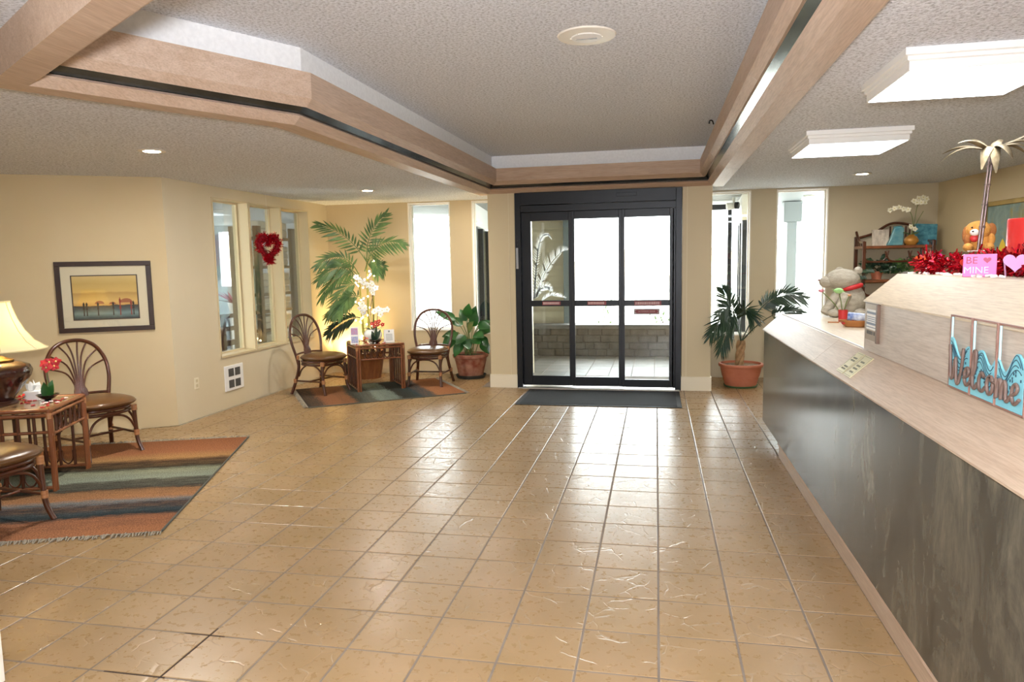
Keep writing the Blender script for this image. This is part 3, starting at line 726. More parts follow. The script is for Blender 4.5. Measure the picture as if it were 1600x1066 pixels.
for y in (-0.75, 0.70): B().box(-0.42, -0.36, y-0.03, y+0.03, 0, 0.40).obj('leg', W_['darkwood'], rl, bevel=0.004)
ring = thing('life_ring', 'red and white life ring on the pool room wall', 'life ring', (-8.52, 14.13, 1.14))
b = B(); pts = [(0.105*math.cos(a), 0, 0.125*math.sin(a)) for a in [2*math.pi*i/24 for i in range(25)]]
b.tube(pts, 0.028, 10, False).obj('ring', mat('ring_red', '#d8606a', rough=0.5), ring, smooth=60)
for k in range(4):
    a = math.pi/4+k*math.pi/2; B().tube([(0.105*math.cos(a+q), 0, 0.125*math.sin(a+q)) for q in (-0.18, 0, 0.18)], 0.030, 10).obj('band', W_['white'], ring, smooth=60)
ld = thing('pool_handrail', 'curved steel pool handrail in the pool room', 'handrail', (-7.25, 11.0, 0))
steel = mat('polished_steel', '#b8bec2', rough=0.18, metal=1.0)
for x in (-0.05, 0.25): B().tube(cat_pts([(x, -0.22, 0), (x, -0.16, 0.45), (x, -0.02, 0.72), (x, 0.12, 0.62), (x, 0.14, 0)], 6), 0.022, 10).obj('rail', steel, ld, smooth=60)
br = thing('bromeliad', 'magenta bromeliad on a stand, built for a reflection in the pool room pane', 'plant', (-7.6, 11.75, 0))  # plant and stand built in place of a magenta reflection in the glass
B().tube([(0, 0, 0), (0, 0, 0.8)], 0.05, 10).obj('stand', W_['white'], br)
B().lathe([(0.07, 0.8), (0.11, 0.95), (0.10, 0.95), (0.0, 0.93)], 16).obj('pot', W_['white'], br, smooth=40)
b = B(); b2 = B()
for k in range(26):
    a = 2*math.pi*k/13; up_ = 0.06 if k < 13 else 0.2
    (b if k >= 9 else b2).blade((0, 0, 0.93), (0.34*math.cos(a), 0.34*math.sin(a), 1.0+up_), 0.045, (0, 0, 1), 0.12)
b.obj('bracts', mat('magenta_leaf', '#b0406c', rough=0.5), br); b2.obj('leaves', mat('dull_leaf', '#5d7f6a', rough=0.5), br)
# ---------------------------------------------------------------- rugs and mat
def rug_mat(name, stops, L):
    t = NT(name); t.b.inputs['Roughness'].default_value = 0.95; t.b.inputs['Specular IOR Level'].default_value = 0.1
    co = t.coord('Object'); sep = t.n('SeparateXYZ'); 
    wob = t.noise(t.coord('Object', (1, 0.6, 1)), 2.0, 3); wv = t.noise(t.coord('Object', (34, 5, 1)), 2.0, 4, 0.7)
    t.l(co, sep.inputs[0])
    a = t.n('Math', operation='MULTIPLY_ADD'); t.l(wob, a.inputs[0]); a.inputs[1].default_value = 0.16; t.l(sep.outputs[0], a.inputs[2])
    a2 = t.n('Math', operation='MULTIPLY_ADD'); t.l(wv, a2.inputs[0]); a2.inputs[1].default_value = 0.20; t.l(a.outputs[0], a2.inputs[2])
    d = t.n('Math', operation='DIVIDE'); t.l(a2.outputs[0], d.inputs[0]); d.inputs[1].default_value = L
    sb = t.n('Math', operation='SUBTRACT'); t.l(d.outputs[0], sb.inputs[0]); sb.inputs[1].default_value = 0.18/L
    c = t.ramp(sb.outputs[0], stops).outputs[0]
    stk = t.ramp(t.noise(t.coord('Object', (26, 2.5, 1)), 2.2, 5, 0.75), [(0.36, (0, 0, 0, 1)), (0.62, (0.32, 0.32, 0.32, 1))]).outputs[0]
    sh = t.n('Math', operation='ADD'); t.l(sb.outputs[0], sh.inputs[0]); sh.inputs[1].default_value = 0.09
    c = t.mix(stk, c, t.ramp(sh.outputs[0], stops).outputs[0])
    g_ = t.ramp(t.noise(t.coord('Object', (1, 1, 1)), 120, 2), [(0.35, (0.5, 0.48, 0.46, 1)), (0.65, (1.1, 1.1, 1.1, 1))]).outputs[0]
    m = t.n('Mix'); m.data_type = 'RGBA'; m.blend_type = 'MULTIPLY'; m.inputs[0].default_value = 1; t.l(c, m.inputs[6]); t.l(g_, m.inputs[7])
    t.base(m.outputs[2]); t.bump(t.noise(t.coord('Object', (1, 1, 1)), 160, 2), 0.5, 0.004); return t.m
R1 = [(0.0, '#a8724f'), (0.12, '#a06c4c'), (0.15, '#2a3436'), (0.24, '#22303a'), (0.27, '#6a7a82'), (0.30, '#b08058'), (0.37, '#9c7450'), (0.39, '#38322c'), (0.47, '#403c36'), (0.49, '#8a9486'), (0.58, '#969a80'), (0.62, '#332e28'), (0.70, '#2c2822'), (0.74, '#b08a58'), (0.82, '#a06b4a'), (0.97, '#946040')]
R2 = [(0.0, '#3d3a34'), (0.08, '#4d4840'), (0.11, '#9a6a4c'), (0.28, '#9a6846'), (0.31, '#3f403a'), (0.42, '#5c5a4e'), (0.45, '#8a9488'), (0.56, '#7f8c82'), (0.58, '#37342c'), (0.68, '#40443e'), (0.70, '#33454c'), (0.79, '#3a4c50'), (0.82, '#b07a54'), (0.97, '#a8704c')]
fringe_m = mat('rug_fringe', '#a59b88', '#8a8070', 0.95, scale=30)
def rug(spec, stops, label, nf=3, frng='#a59b88'):
    (ox, oy), ux, L, Wd = spec
    root = thing('rug', label, 'rug', (ox, oy, 0.0), math.atan2(ux.y, ux.x))
    mm = rug_mat('rug_weave', [(p, lin(c)) for p, c in stops], L)
    B().box(0, L, 0, Wd, 0.001, 0.009).obj('weave', mm, root, bevel=0.003, seg=1)
    edge = mat('rug_binding', '#57564c', rough=0.95)
    for y in (0, Wd): B().tube([(0, y, 0.006), (L, y, 0.006)], 0.007, 6).obj('binding', edge, root)
    for x, s_ in ((0, -1), (L, 1)):
        b = B(); q = 0.0
        while q < Wd:
            e = (s_*rnd.uniform(0.035, 0.06), rnd.uniform(-0.018, 0.018))
            b.tube([(x, q, 0.006), (x+e[0]*0.5, q+e[1]*0.4, rnd.uniform(0.008, 0.018)), (x+e[0], q+e[1], 0.004)], [0.004, 0.0055, 0.003], 5); q += 0.012
        tag(b.obj('fringe', fringe_m, root), kind='stuff')
    return root
rug(RUG1, R1, 'striped rust and teal woven rug under the lamp table')
rug(RUG2, R2, 'striped rust and grey-green woven rug in front of the tall palm')
rub = mat('mat_rubber', '#131416', rough=0.7)
dm = thing('door_mat', 'black ribbed entrance mat in front of the sliding door', 'door mat', (-1.545, 7.64, 0))
B().box(0, 1.82, 0, 0.97, 0.001, 0.008).obj('rubber_border', rub, dm, bevel=0.003, seg=1)
B().box(0.05, 1.77, 0.05, 0.92, 0.008, 0.011).obj('carpet_field', mat('mat_pile', '#17181b', '#202226', 0.95, scale=120, bump=0.8, bscale=200), dm)

# ---------------------------------------------------------------- rattan chairs
rat = mat('rattan_dark', '#40200f', '#572d18', 0.28, scale=9, stretch=(1, 1, 0.3), coat=0.4)
rat2 = mat('rattan_warm', '#6d3c20', '#8a5230', 0.28, scale=9, stretch=(1, 1, 0.3), coat=0.4)
bind = mat('rattan_binding', '#a06a42', '#b98455', 0.4, scale=60, stretch=(0.2, 0.2, 2), bump=0.3, bscale=200)
hide = mat('brown_leatherette', '#5d3f20', '#694828', 0.3, scale=3, bump=0.08, bscale=120)
def make_chair(label, mr=rat):
    t = thing('rattan_chair', label, 'chair', group='rattan side chairs with fan backs')
    arch = [(-0.205, 0.20, 0.36), (-0.225, 0.215, 0.48), (-0.258, 0.245, 0.64), (-0.25, 0.272, 0.78), (-0.185, 0.292, 0.90), (-0.095, 0.302, 0.955), (0, 0.305, 0.968)]
    arch = arch+[(-x, y, z) for x, y, z in reversed(arch[:-1])]
    ap = cat_pts(arch, 5)
    B().tube(ap, 0.0165, 10).obj('back_arch', mr, t, smooth=60)
    for s_ in (-1, 1):
        B().tube(cat_pts([(s_*0.205, 0.195, 0.42), (s_*0.208, 0.20, 0.30), (s_*0.235, 0.245, 0.12), (s_*0.258, 0.285, 0.0)], 5), [0.019]*15+[0.021], 10).obj('leg', mr, t, smooth=60)
        B().tube(cat_pts([(s_*0.205, -0.185, 0.40), (s_*0.208, -0.19, 0.22), (s_*0.212, -0.20, 0.10), (s_*0.228, -0.235, 0.0)], 5), 0.0175, 10).obj('leg', mr, t, smooth=60)
        B().tube([(s_*0.21, -0.195, 0.165), (s_*0.232, 0.235, 0.165)], 0.011, 8).obj('side_stretcher', mr, t, smooth=60)
        B().tube(cat_pts([(s_*0.208, -0.185, 0.20), (s_*0.21, -0.15, 0.30), (s_*0.21, -0.06, 0.36), (s_*0.21, 0.04, 0.37), (s_*0.212, 0.14, 0.31), (s_*0.215, 0.19, 0.22)], 4), 0.010, 8).obj('side_bracket', mr, t, smooth=60)
        for p, rr in (((s_*0.206, -0.187, 0.385), 0.024), ((s_*0.21, -0.195, 0.165), 0.0215), ((s_*0.232, 0.235, 0.165), 0.0235), ((s_*0.212, 0.205, 0.455), 0.021)):
            B().tube([(p[0], p[1], p[2]-0.024), (p[0], p[1], p[2]+0.024)], rr, 10).obj('binding', bind, t, smooth=40)
    B().tube(cat_pts([(-0.205, -0.19, 0.20), (-0.15, -0.19, 0.30), (-0.06, -0.19, 0.345), (0.06, -0.19, 0.345), (0.15, -0.19, 0.30), (0.205, -0.19, 0.20)], 4), 0.010, 8).obj('front_bracket', mr, t, smooth=60)
    B().tube([(-0.222, 0.02, 0.165), (0.222, 0.02, 0.165)], 0.010, 8).obj('cross_stretcher', mr, t, smooth=60)
    for z, k in ((0.405, 1.0), (0.37, 0.985)):
        B().tube([(0.225*k*math.copysign(abs(math.cos(a))**0.7, math.cos(a)), 0.215*k*math.copysign(abs(math.sin(a))**0.7, math.sin(a)), z) for a in [2*math.pi*i/36 for i in range(37)]], 0.0155, 8, False).obj('seat_rail', mr, t, smooth=60)
    B().tube(cat_pts([(-0.222, 0.213, 0.49), (-0.1, 0.235, 0.50), (0, 0.24, 0.50), (0.1, 0.235, 0.50), (0.222, 0.213, 0.49)], 4), 0.012, 8).obj('back_rail', mr, t, smooth=60)
    n = len(ap)
    for k, (f, xb) in enumerate(((0.24, -0.042), (0.315, -0.031), (0.385, -0.02), (0.455, -0.008), (0.545, 0.008), (0.615, 0.02), (0.685, 0.031), (0.76, 0.042))):
        e = ap[int(f*(n-1))]; s_ = 1 if xb > 0 else -1; hgt = 0.60+0.035*(1-abs(xb)/0.042)
        mid = (xb*0.9+(e.x-xb)*0.30, 0.255+(e.y-0.255)*0.5, hgt+(e.z-hgt)*0.62)
        B().tube(cat_pts([(xb*1.25, 0.222, 0.40), (xb*1.15, 0.236, 0.52), (xb*0.9, 0.252, hgt-0.02), mid, (e.x, e.y, e.z)], 5), [0.0105]*10+[0.0075]*11, 7).obj('fan_spindle', mr, t, smooth=60)
    b = B(); prof = []
    for i in range(15):
        a = -math.pi/2+math.pi*i/14; prof.append((math.copysign(abs(math.cos(a))**0.45, math.cos(a)), math.sin(a)))
    N = 40; vs_ = []; fs = []
    for r_, z in prof:
        for j in range(N):
            a = 2*math.pi*j/N; cx_, sx_ = math.cos(a), math.sin(a)
            vs_.append((0.254*r_*math.copysign(abs(cx_)**0.72, cx_), -0.028+0.258*r_*math.copysign(abs(sx_)**0.72, sx_), 0.452+0.042*z+0.012*(1-r_*r_)*(1 if z > 0 else 0)))
    for i in range(14):
        for j in range(N):
            a = i*N+j; c = i*N+(j+1) % N; fs.append((a, c, c+N, a+N))
    b.add(vs_, fs).obj('seat_cushion', hide, t, smooth=80)
    B().tube([(0.253*math.copysign(abs(math.cos(a))**0.72, math.cos(a)), -0.028+0.257*math.copysign(abs(math.sin(a))**0.72, math.sin(a)), 0.452) for a in [2*math.pi*i/40 for i in range(41)]], 0.005, 6, False).obj('piping', hide, t, smooth=60)
    return t
def put(o, x, y, d, label=None, z=0):
    o.location = (x, y, z); o.rotation_euler = (0, 0, math.atan2(d[1], d[0])+math.pi/2)
    if label: o['label'] = label
chB = make_chair('rattan fan-back chair beside the angled wall under the beach print')
put(chB, -4.68, 5.15, (0.946, -0.324), z=0.004)
put(copy_tree(chB), -3.99, 3.48, (0.995, -0.10), 'rattan chair with olive-brown seat cut by the edge of the picture, nearest the camera', z=0.009)
put(copy_tree(chB), -4.10, 8.165, (0.96, -0.27), 'rattan fan-back chair turned sideways below the three panes', z=0.004)
put(copy_tree(chB), -2.93, 8.85, (0.03, -1.0), 'rattan fan-back chair facing the room in front of the bright window', z=0.004)

# ---------------------------------------------------------------- rattan side tables
def make_table(label):
    t = thing('rattan_side_table', label, 'side table', group='square rattan side tables'); h = 0.585; a = 0.295
    for sx in (-1, 1):
        for sy in (-1, 1):
            for dx, dy in ((0, 0), (-0.030, 0)):
                B().tube([(sx*(a+dx), sy*(a+dy), 0), (sx*(a+dx), sy*(a+dy), h-0.005)], 0.0145, 8).obj('leg', rat2, t, smooth=60)
            B().tube([(sx*a, sy*a, h-0.07), (sx*a, sy*a, h-0.03)], 0.0175, 8).obj('binding', bind, t, smooth=40)
        B().tube([(sx*a, -a, 0.025), (sx*a, a, 0.025)], 0.013, 8).obj('panel_rail', rat2, t, smooth=60)
        B().tube([(sx*a, -a, 0.42), (sx*a, a, 0.42)], 0.011, 8).obj('panel_rail', rat2, t, smooth=60)
        for k in range(5):
            y = -0.2+0.1*k; B().tube([(sx*a, y, 0.025), (sx*a, y, h-0.03)], 0.0115, 8).obj('slat', rat, t, smooth=60)
        for k in range(4):
            y = -0.15+0.1*k; B().tube(cat_pts([(sx*a, y-0.038, 0.15), (sx*a, y-0.034, 0.075), (sx*a, y, 0.042), (sx*a, y+0.034, 0.075), (sx*a, y+0.038, 0.15)], 4), 0.006, 6).obj('loop', rat, t, smooth=60)
        B().tube([(-a, sx*a, 0.40), (a, sx*a, 0.40)], 0.012, 8).obj('apron_rail', rat2, t, smooth=60)
        for k in range(6):
            x = -0.2+0.08*k; B().tube([(x, sx*a, 0.40), (x, sx*a, h-0.03)], 0.0095, 8).obj('apron_spindle', rat, t, smooth=60)
        for k in range(5):
            x = -0.16+0.08*k; B().tube(cat_pts([(x-0.03, sx*a, 0.50), (x-0.026, sx*a, 0.44), (x, sx*a, 0.415), (x+0.026, sx*a, 0.44), (x+0.03, sx*a, 0.50)], 4), 0.006, 6).obj('loop', rat, t, smooth=60)
        for z in (h-0.012, h-0.045):
            B().tube([(-a, sx*a, z), (a, sx*a, z)], 0.0145, 8).obj('top_rail', rat2, t, smooth=60)
            B().tube([(sx*a, -a, z), (sx*a, a, z)], 0.0145, 8).obj('top_rail', rat2, t, smooth=60)
    B().box(-a+0.01, a-0.01, -a+0.01, a-0.01, h-0.028, h-0.004).obj('top_panel', mat('woven_cane_top', '#8a6a44', '#a5835a', 0.25, scale=40, stretch=(1, 0.1, 1), coat=0.5), t)
    return t
TZ = 0.602
t1 = make_table('square rattan side table carrying the lamp'); t1.location = (-4.60, 4.346, 0.009); t1.rotation_euler = (0, 0, math.atan2(0.928, -0.373)); t1.scale = (1.03, 1.03, 1.02)
t2 = copy_tree(t1); t2['label'] = 'square rattan side table carrying the white orchid'; t2.location = (-3.56, 8.58, 0.009); t2.rotation_euler = (0, 0, math.radians(35.3)); t2.scale = (1, 1, 1.0)
# ---------------------------------------------------------------- lamp on the near table
Z1 = 0.6025; Z2 = 0.591
lp = thing('table_lamp', 'brown glazed table lamp with cream bell shade', 'table lamp', (-4.74, 4.30, Z1))
glaze = mat('brown_glaze', '#2e1712', '#40201a', 0.16, scale=4, coat=0.6); brass = mat('aged_brass', '#8d6b38', '#a5824a', 0.28, metal=0.9, scale=20)
B().lathe([(0.0, 0), (0.115, 0), (0.118, 0.012), (0.10, 0.028), (0.0, 0.028)], 32).obj('foot', W_['darkwood'], lp, smooth=40)
B().lathe([(0.0, 0.028), (0.088, 0.028), (0.095, 0.045), (0.12, 0.08), (0.175, 0.15), (0.212, 0.205), (0.222, 0.245), (0.205, 0.285), (0.15, 0.31), (0.095, 0.318), (0.0, 0.318)], 40).obj('body', glaze, lp, smooth=50)
B().lathe([(0.11, 0.318), (0.112, 0.328), (0.085, 0.335), (0.05, 0.352), (0.022, 0.362), (0.018, 0.38), (0.024, 0.39), (0.012, 0.40), (0.012, 0.60), (0.0, 0.60)], 28).obj('brass_neck', brass, lp, smooth=50)
shade_m = NT('lamp_shade_silk'); shade_m.t.nodes.remove(shade_m.b)
_d = shade_m.n('BsdfDiffuse'); _d.inputs[0].default_value = lin('#efe6c4'); _tr = shade_m.n('BsdfTranslucent'); _tr.inputs[0].default_value = lin('#f3e8c0')
_mx = shade_m.n('MixShader'); _mx.inputs[0].default_value = 0.5; shade_m.l(_d.outputs[0], _mx.inputs[1]); shade_m.l(_tr.outputs[0], _mx.inputs[2]); shade_m.l(_mx.outputs[0], shade_m.out.inputs[0])
prof = [(0.115, 0.755), (0.125, 0.71), (0.15, 0.63), (0.19, 0.54), (0.245, 0.46), (0.305, 0.415), (0.325, 0.405)]
B().lathe(prof+[(r-0.003, z) for r, z in reversed(prof)]+[prof[0]], 48).obj('shade', shade_m.m, lp, smooth=60)
trimm = mat('shade_trim', '#cdbf90', rough=0.7)
for r_, z in ((0.116, 0.755), (0.325, 0.405)): B().tube([(r_*math.cos(a), r_*math.sin(a), z) for a in [2*math.pi*i/48 for i in range(49)]], 0.006, 6, False).obj('shade_trim', trimm, lp, smooth=60)
for k in range(8):
    a = 2*math.pi*k/8+0.15; B().tube([((r_+0.002)*math.cos(a), (r_+0.002)*math.sin(a), z) for r_, z in prof], 0.003, 5).obj('shade_seam', trimm, lp)
B().ball((0, 0, 0.58), (0.03, 0.03, 0.045)).obj('bulb', emit('warm_bulb', '#ffdca0', 60), lp, smooth=60)
L = bpy.data.lights.new('bulb_light', 'POINT'); L.energy = 9; L.color = (1, 0.8, 0.5); L.shadow_soft_size = 0.05
o = bpy.data.objects.new('bulb_light', L); C.objects.link(o); o.parent = lp; o.location = (0, 0, 0.60)

# ---------------------------------------------------------------- plants
leafA = mat('palm_leaf', '#3f5f38', '#6d8a4c', 0.42, scale=7)
leafD = mat('dark_palm_leaf', '#1f3527', '#31492f', 0.4, scale=7)
leafB = mat('broad_leaf', '#1c4020', '#2f6a2a', 0.3, scale=5)
stemG = mat('green_stem', '#5d6b35', '#748046', 0.5, scale=8)
terra = mat('terracotta', '#b4694a', '#c0775a', 0.7, scale=6)
terraold = mat('weathered_terracotta', '#8a4a36', '#b08068', 0.85, scale=9, bump=0.2)
soil = mat('potting_soil', '#3a2a1e', '#57402c', 0.95, scale=30, bump=0.8, bscale=60)
def frond(parent, p0, p1, p2, n, L0, wd, m, droop=0.25, name='frond', start=0.2, spread=0.85, r0=0.007, nrm=(0.25, -1, 0.45)):
    b = B(); p0, p1, p2 = Vector(p0), Vector(p1), Vector(p2); pts = []
    for i in range(25):
        t = i/24; pts.append(p0*(1-t)**2+p1*2*t*(1-t)+p2*t*t)
    b.tube(pts, [r0*(1-0.8*i/24) for i in range(25)], 5)
    for k in range(n):
        t = start+(1-start)*k/(n-1); i = min(int(t*24), 23); f = t*24-i; p = pts[i].lerp(pts[i+1], f); d = (pts[i+1]-pts[i]).normalized()
        side = d.cross(Vector(nrm)); side = side.normalized() if side.length > 1e-4 else Vector((1, 0, 0)); up_ = side.cross(d).normalized()
        u = (t-start)/(1-start); L = L0*(0.55+0.75*math.sin(math.pi*min(1, 0.12+0.75*u)))*(1.0 if u < 0.85 else 1.0-1.2*(u-0.85))
        for s_ in (-1, 1):
            j = rnd.uniform(-0.08, 0.08)
            dr = side*s_*(spread-0.5*u+j)+d*(0.55+0.65*u)+up_*0.12; dr.normalize()
            tip = p+dr*L*rnd.uniform(0.9, 1.08)-Vector((0, 0, droop*L*rnd.uniform(0.7, 1.3)))
            b.blade(p, tip, wd, up_, 0.06, 3)
    return b.obj(name, m, parent)
# big potted palm in the corner
pl = thing('areca_palm', 'tall arching palm in a wooden planter in the corner', 'potted palm', (-3.98, 9.33, 0))
basket = mat('wood_planter', '#7d4a2a', '#9a6238', 0.5, scale=9, stretch=(3, 3, 0.3), bump=0.2)
B().lathe([(0.0, 0.0), (0.165, 0.0), (0.17, 0.01), (0.235, 0.37), (0.245, 0.38), (0.245, 0.40), (0.225, 0.40), (0.22, 0.36), (0.0, 0.36)], 30).obj('planter', basket, pl, smooth=40)
B().lathe([(0.0, 0.372), (0.221, 0.368)], 24).obj('soil', soil, pl)
bam = mat('palm_cane', '#8b8a3c', '#a79c4c', 0.45, scale=10, stretch=(1, 1, 0.4))
CAN = [((0.02, 0.0), (0.05, -0.03), 1.30), ((-0.06, 0.03), (-0.10, 0.02), 1.12), ((0.07, 0.02), (0.12, 0.02), 1.18), ((-0.02, -0.05), (-0.05, -0.08), 0.98)]
for (bx, by), (tx, ty), h in CAN:
    pts = [Vector((bx, by, 0.36)).lerp(Vector((tx, ty, 0.36+h)), i/8) for i in range(9)]
    B().tube(pts, [0.020-0.001*i for i in range(9)], 8).obj('cane', bam, pl, smooth=60)
def P3(u, z, y=0.0): return (u+3.98, y, z)       # helper in wall coordinates of this corner
FR = [((0.05, -0.03, 1.62), P3(-3.95, 2.0, -0.05), P3(-3.68, 2.27, 0.05), leafA), ((0.05, -0.03, 1.62), P3(-4.15, 2.05, -0.1), P3(-4.53, 2.15, -0.2), leafA), ((0.05, -0.03, 1.60), P3(-3.75, 1.98, -0.15), P3(-3.33, 1.86, -0.25), leafA),
      ((0.0, 0, 1.5), P3(-3.78, 1.86, -0.2), P3(-3.60, 1.50, -0.45), leafA), ((-0.1, 0.02, 1.45), P3(-4.2, 1.85, -0.1), P3(-4.53, 1.62, -0.25), leafA), ((-0.1, 0.02, 1.42), P3(-4.2, 1.72, -0.2), P3(-4.5, 1.42, -0.3), leafA),
      ((-0.05, 0, 1.4), P3(-4.25, 1.62, -0.2), P3(-4.45, 1.18, -0.35), leafA), ((0.1, 0, 1.45), P3(-3.75, 1.65, -0.1), P3(-3.55, 1.55, -0.35), leafA), ((-0.05, -0.05, 1.3), P3(-4.15, 1.45, -0.25), P3(-4.28, 0.98, -0.4), leafA),
      ((-0.05, -0.08, 1.0), P3(-4.2, 1.18, -0.1), P3(-4.5, 0.90, -0.1), leafA), ((-0.05, -0.08, 0.85), P3(-4.2, 0.92, -0.1), P3(-4.5, 0.66, -0.1), leafD), ((0.0, -0.08, 1.1), P3(-4.1, 1.3, -0.3), P3(-4.15, 0.95, -0.5), leafA)]
for a, c, e, m in FR: frond(pl, a, c, e, 15, 0.20, 0.030, m, 0.30, nrm=(rnd.uniform(-.4, .6), -1, rnd.uniform(0.1, 0.9)))
sl = thing('string_lights', 'warm white fairy lights wound around the palm canes', 'string lights', (-3.98, 9.33, 0))
pts = []
for i in range(90):
    t = i/89; a = t*26; r_ = 0.115+0.03*math.sin(i*1.7); pts.append((0.0+r_*math.cos(a), r_*math.sin(a)-0.02, 0.42+1.05*t))
B().tube(cat_pts(pts, 2), 0.0016, 4).obj('wire', mat('fairy_wire', '#4a5a34', rough=0.5), sl)
bulb = emit('fairy_bulb', '#ffe9b8', 13); b0 = None
for i in range(0, 90, 2):
    if b0 is None: b0 = B().ball((0, 0, 0), 0.012, 8, 6).obj('bulb', bulb, sl, loc=pts[i])
    else: shared(b0, loc=pts[i])
for p in ((0.16, -0.12, 1.62), (0.20, -0.14, 1.64), (0.13, -0.15, 1.5), (0.11, -0.1, 1.44)): shared(b0, loc=p)
ul = thing('floor_uplight', 'small black uplight can on the floor behind the chair', 'uplight', (-4.40, 9.56, 0))
B().lathe([(0.0, 0.0), (0.07, 0.0), (0.07, 0.012), (0.02, 0.018), (0.018, 0.06), (0.055, 0.07), (0.062, 0.17), (0.052, 0.17), (0.045, 0.10), (0.0, 0.10)], 20).obj('can', mat('black_metal', '#15140f', rough=0.4), ul, smooth=40)
B().ball((0, 0, 0.125), (0.035, 0.035, 0.025), 12, 8).obj('lamp', emit('uplight_lamp', '#ffd27a', 60), ul, smooth=60)
L = bpy.data.lights.new('uplight_beam', 'SPOT'); L.energy = 40; L.color = (1, 0.70, 0.30); L.spot_size = math.radians(130); L.spot_blend = 0.7; L.shadow_soft_size = 0.04
o = bpy.data.objects.new('uplight_beam', L); C.objects.link(o); o.parent = ul; o.location = (0, 0, 0.20); o.rotation_euler = (math.pi-0.45, 0, 0)

# broad-leaf plant in the old terracotta pot
pl = thing('broadleaf_plant', 'dark broad-leaf plant in a weathered terracotta pot', 'potted plant', (-2.53, 9.49, 0))
sm = mat('dark_saucer', '#2f3330', '#3c3d38', 0.6, scale=8)
B().lathe([(0.0, 0.0), (0.19, 0.0), (0.215, 0.045), (0.20, 0.045), (0.18, 0.018), (0.0, 0.018)], 30).obj('saucer', sm, pl, smooth=40)
B().lathe([(0.0, 0.02), (0.165, 0.02), (0.17, 0.03), (0.225, 0.28), (0.232, 0.285), (0.245, 0.29), (0.25, 0.325), (0.24, 0.335), (0.222, 0.335), (0.215, 0.30), (0.0, 0.30)], 36).obj('pot', terraold, pl, smooth=40)
B().lathe([(0.0, 0.318), (0.217, 0.31)], 24).obj('soil', soil, pl)
LV = [(-0.33, -0.05, 0.62, -0.40, 0.45), (-0.20, -0.16, 0.70, -0.30, 0.40), (-0.12, -0.2, 0.55, -0.17, 0.32), (-0.25, -0.1, 0.88, -0.46, 0.95), (-0.02, -0.1, 0.92, 0.02, 1.02), (0.08, -0.1, 0.78, 0.13, 0.93),
      (0.20, -0.12, 0.80, 0.31, 0.72), (0.22, -0.15, 0.62, 0.30, 0.46), (0.10, -0.22, 0.60, 0.20, 0.52), (0.15, 0.05, 0.74, 0.28, 0.80), (-0.08, 0.05, 0.85, -0.15, 0.95), (0.02, -0.2, 0.72, 0.10, 0.80), (-0.26, 0.02, 0.66, -0.43, 0.58), (0.24, -0.05, 0.55, 0.27, 0.36), (-0.05, -0.22, 0.66, -0.11, 0.52), (-0.16, -0.18, 0.62, -0.26, 0.62), (0.14, -0.2, 0.68, 0.24, 0.60), (0.05, -0.05, 0.85, 0.10, 1.0), (-0.12, -0.05, 0.80, -0.30, 0.84), (0.18, -0.05, 0.7, 0.27, 0.66), (-0.02, -0.2, 0.6, 0.04, 0.46)]
for x, y, z, tx, tz in LV:
    t = thing('leaf', parent=pl); base = Vector((rnd.uniform(-.06, .06), rnd.uniform(-.05, .05), 0.31)); mid = Vector((x*0.72, y*0.7, z*0.92))
    B().tube(cat_pts([base, base.lerp(mid, 0.5)+Vector((0, 0, 0.06)), mid], 4), 0.006, 5).obj('stalk', stemG, t)
    tip = Vector((tx, y*1.25, tz)); b = B(); d = tip-mid; L_ = max(d.length, 0.20); tip = mid+d.normalized()*L_
    b.blade(mid, tip, 0.145, (0.1, -0.75, 0.6), 0.12, 6, 0.12); b.obj('blade', leafB, t, smooth=80)
# potted palm beside the counter
pl = thing('potted_palm', 'small palm with a plaited trunk in a terracotta-orange pot', 'potted palm', (1.03, 9.10, 0))
B().lathe([(0.0, 0.0), (0.19, 0.0), (0.205, 0.022), (0.19, 0.022), (0.0, 0.014)], 30).obj('saucer', mat('green_saucer', '#4d6a44', rough=0.6), pl, smooth=40)
B().lathe([(0.0, 0.015), (0.185, 0.015), (0.19, 0.03), (0.20, 0.075), (0.204, 0.078), (0.206, 0.09), (0.217, 0.13), (0.222, 0.133), (0.224, 0.145), (0.238, 0.20), (0.243, 0.235), (0.248, 0.25), (0.262, 0.255), (0.268, 0.27), (0.264, 0.288), (0.24, 0.29), (0.235, 0.25), (0.0, 0.25)], 44).obj('pot', terra, pl, smooth=30)
B().lathe([(0.0, 0.272), (0.236, 0.262)], 24).obj('soil', mat('bark_mulch', '#6b5138', '#9a8468', 0.95, scale=40, bump=0.9, bscale=50), pl)
trunkm = mat('plaited_trunk', '#8a6a45', '#b8946a', 0.7, scale=14, bump=0.4, bscale=40)
for k in range(4):
    pts = [(0.034*math.cos(a+k*math.pi/2)-0.02+0.02*z/0.3, 0.034*math.sin(a+k*math.pi/2), 0.26+z) for a, z in [(i*0.42, 0.034*i) for i in range(10)]]
    B().tube(cat_pts(pts, 3), 0.024, 7).obj('trunk_strand', trunkm, pl, smooth=60)
T0 = (0.0, 0, 0.55)
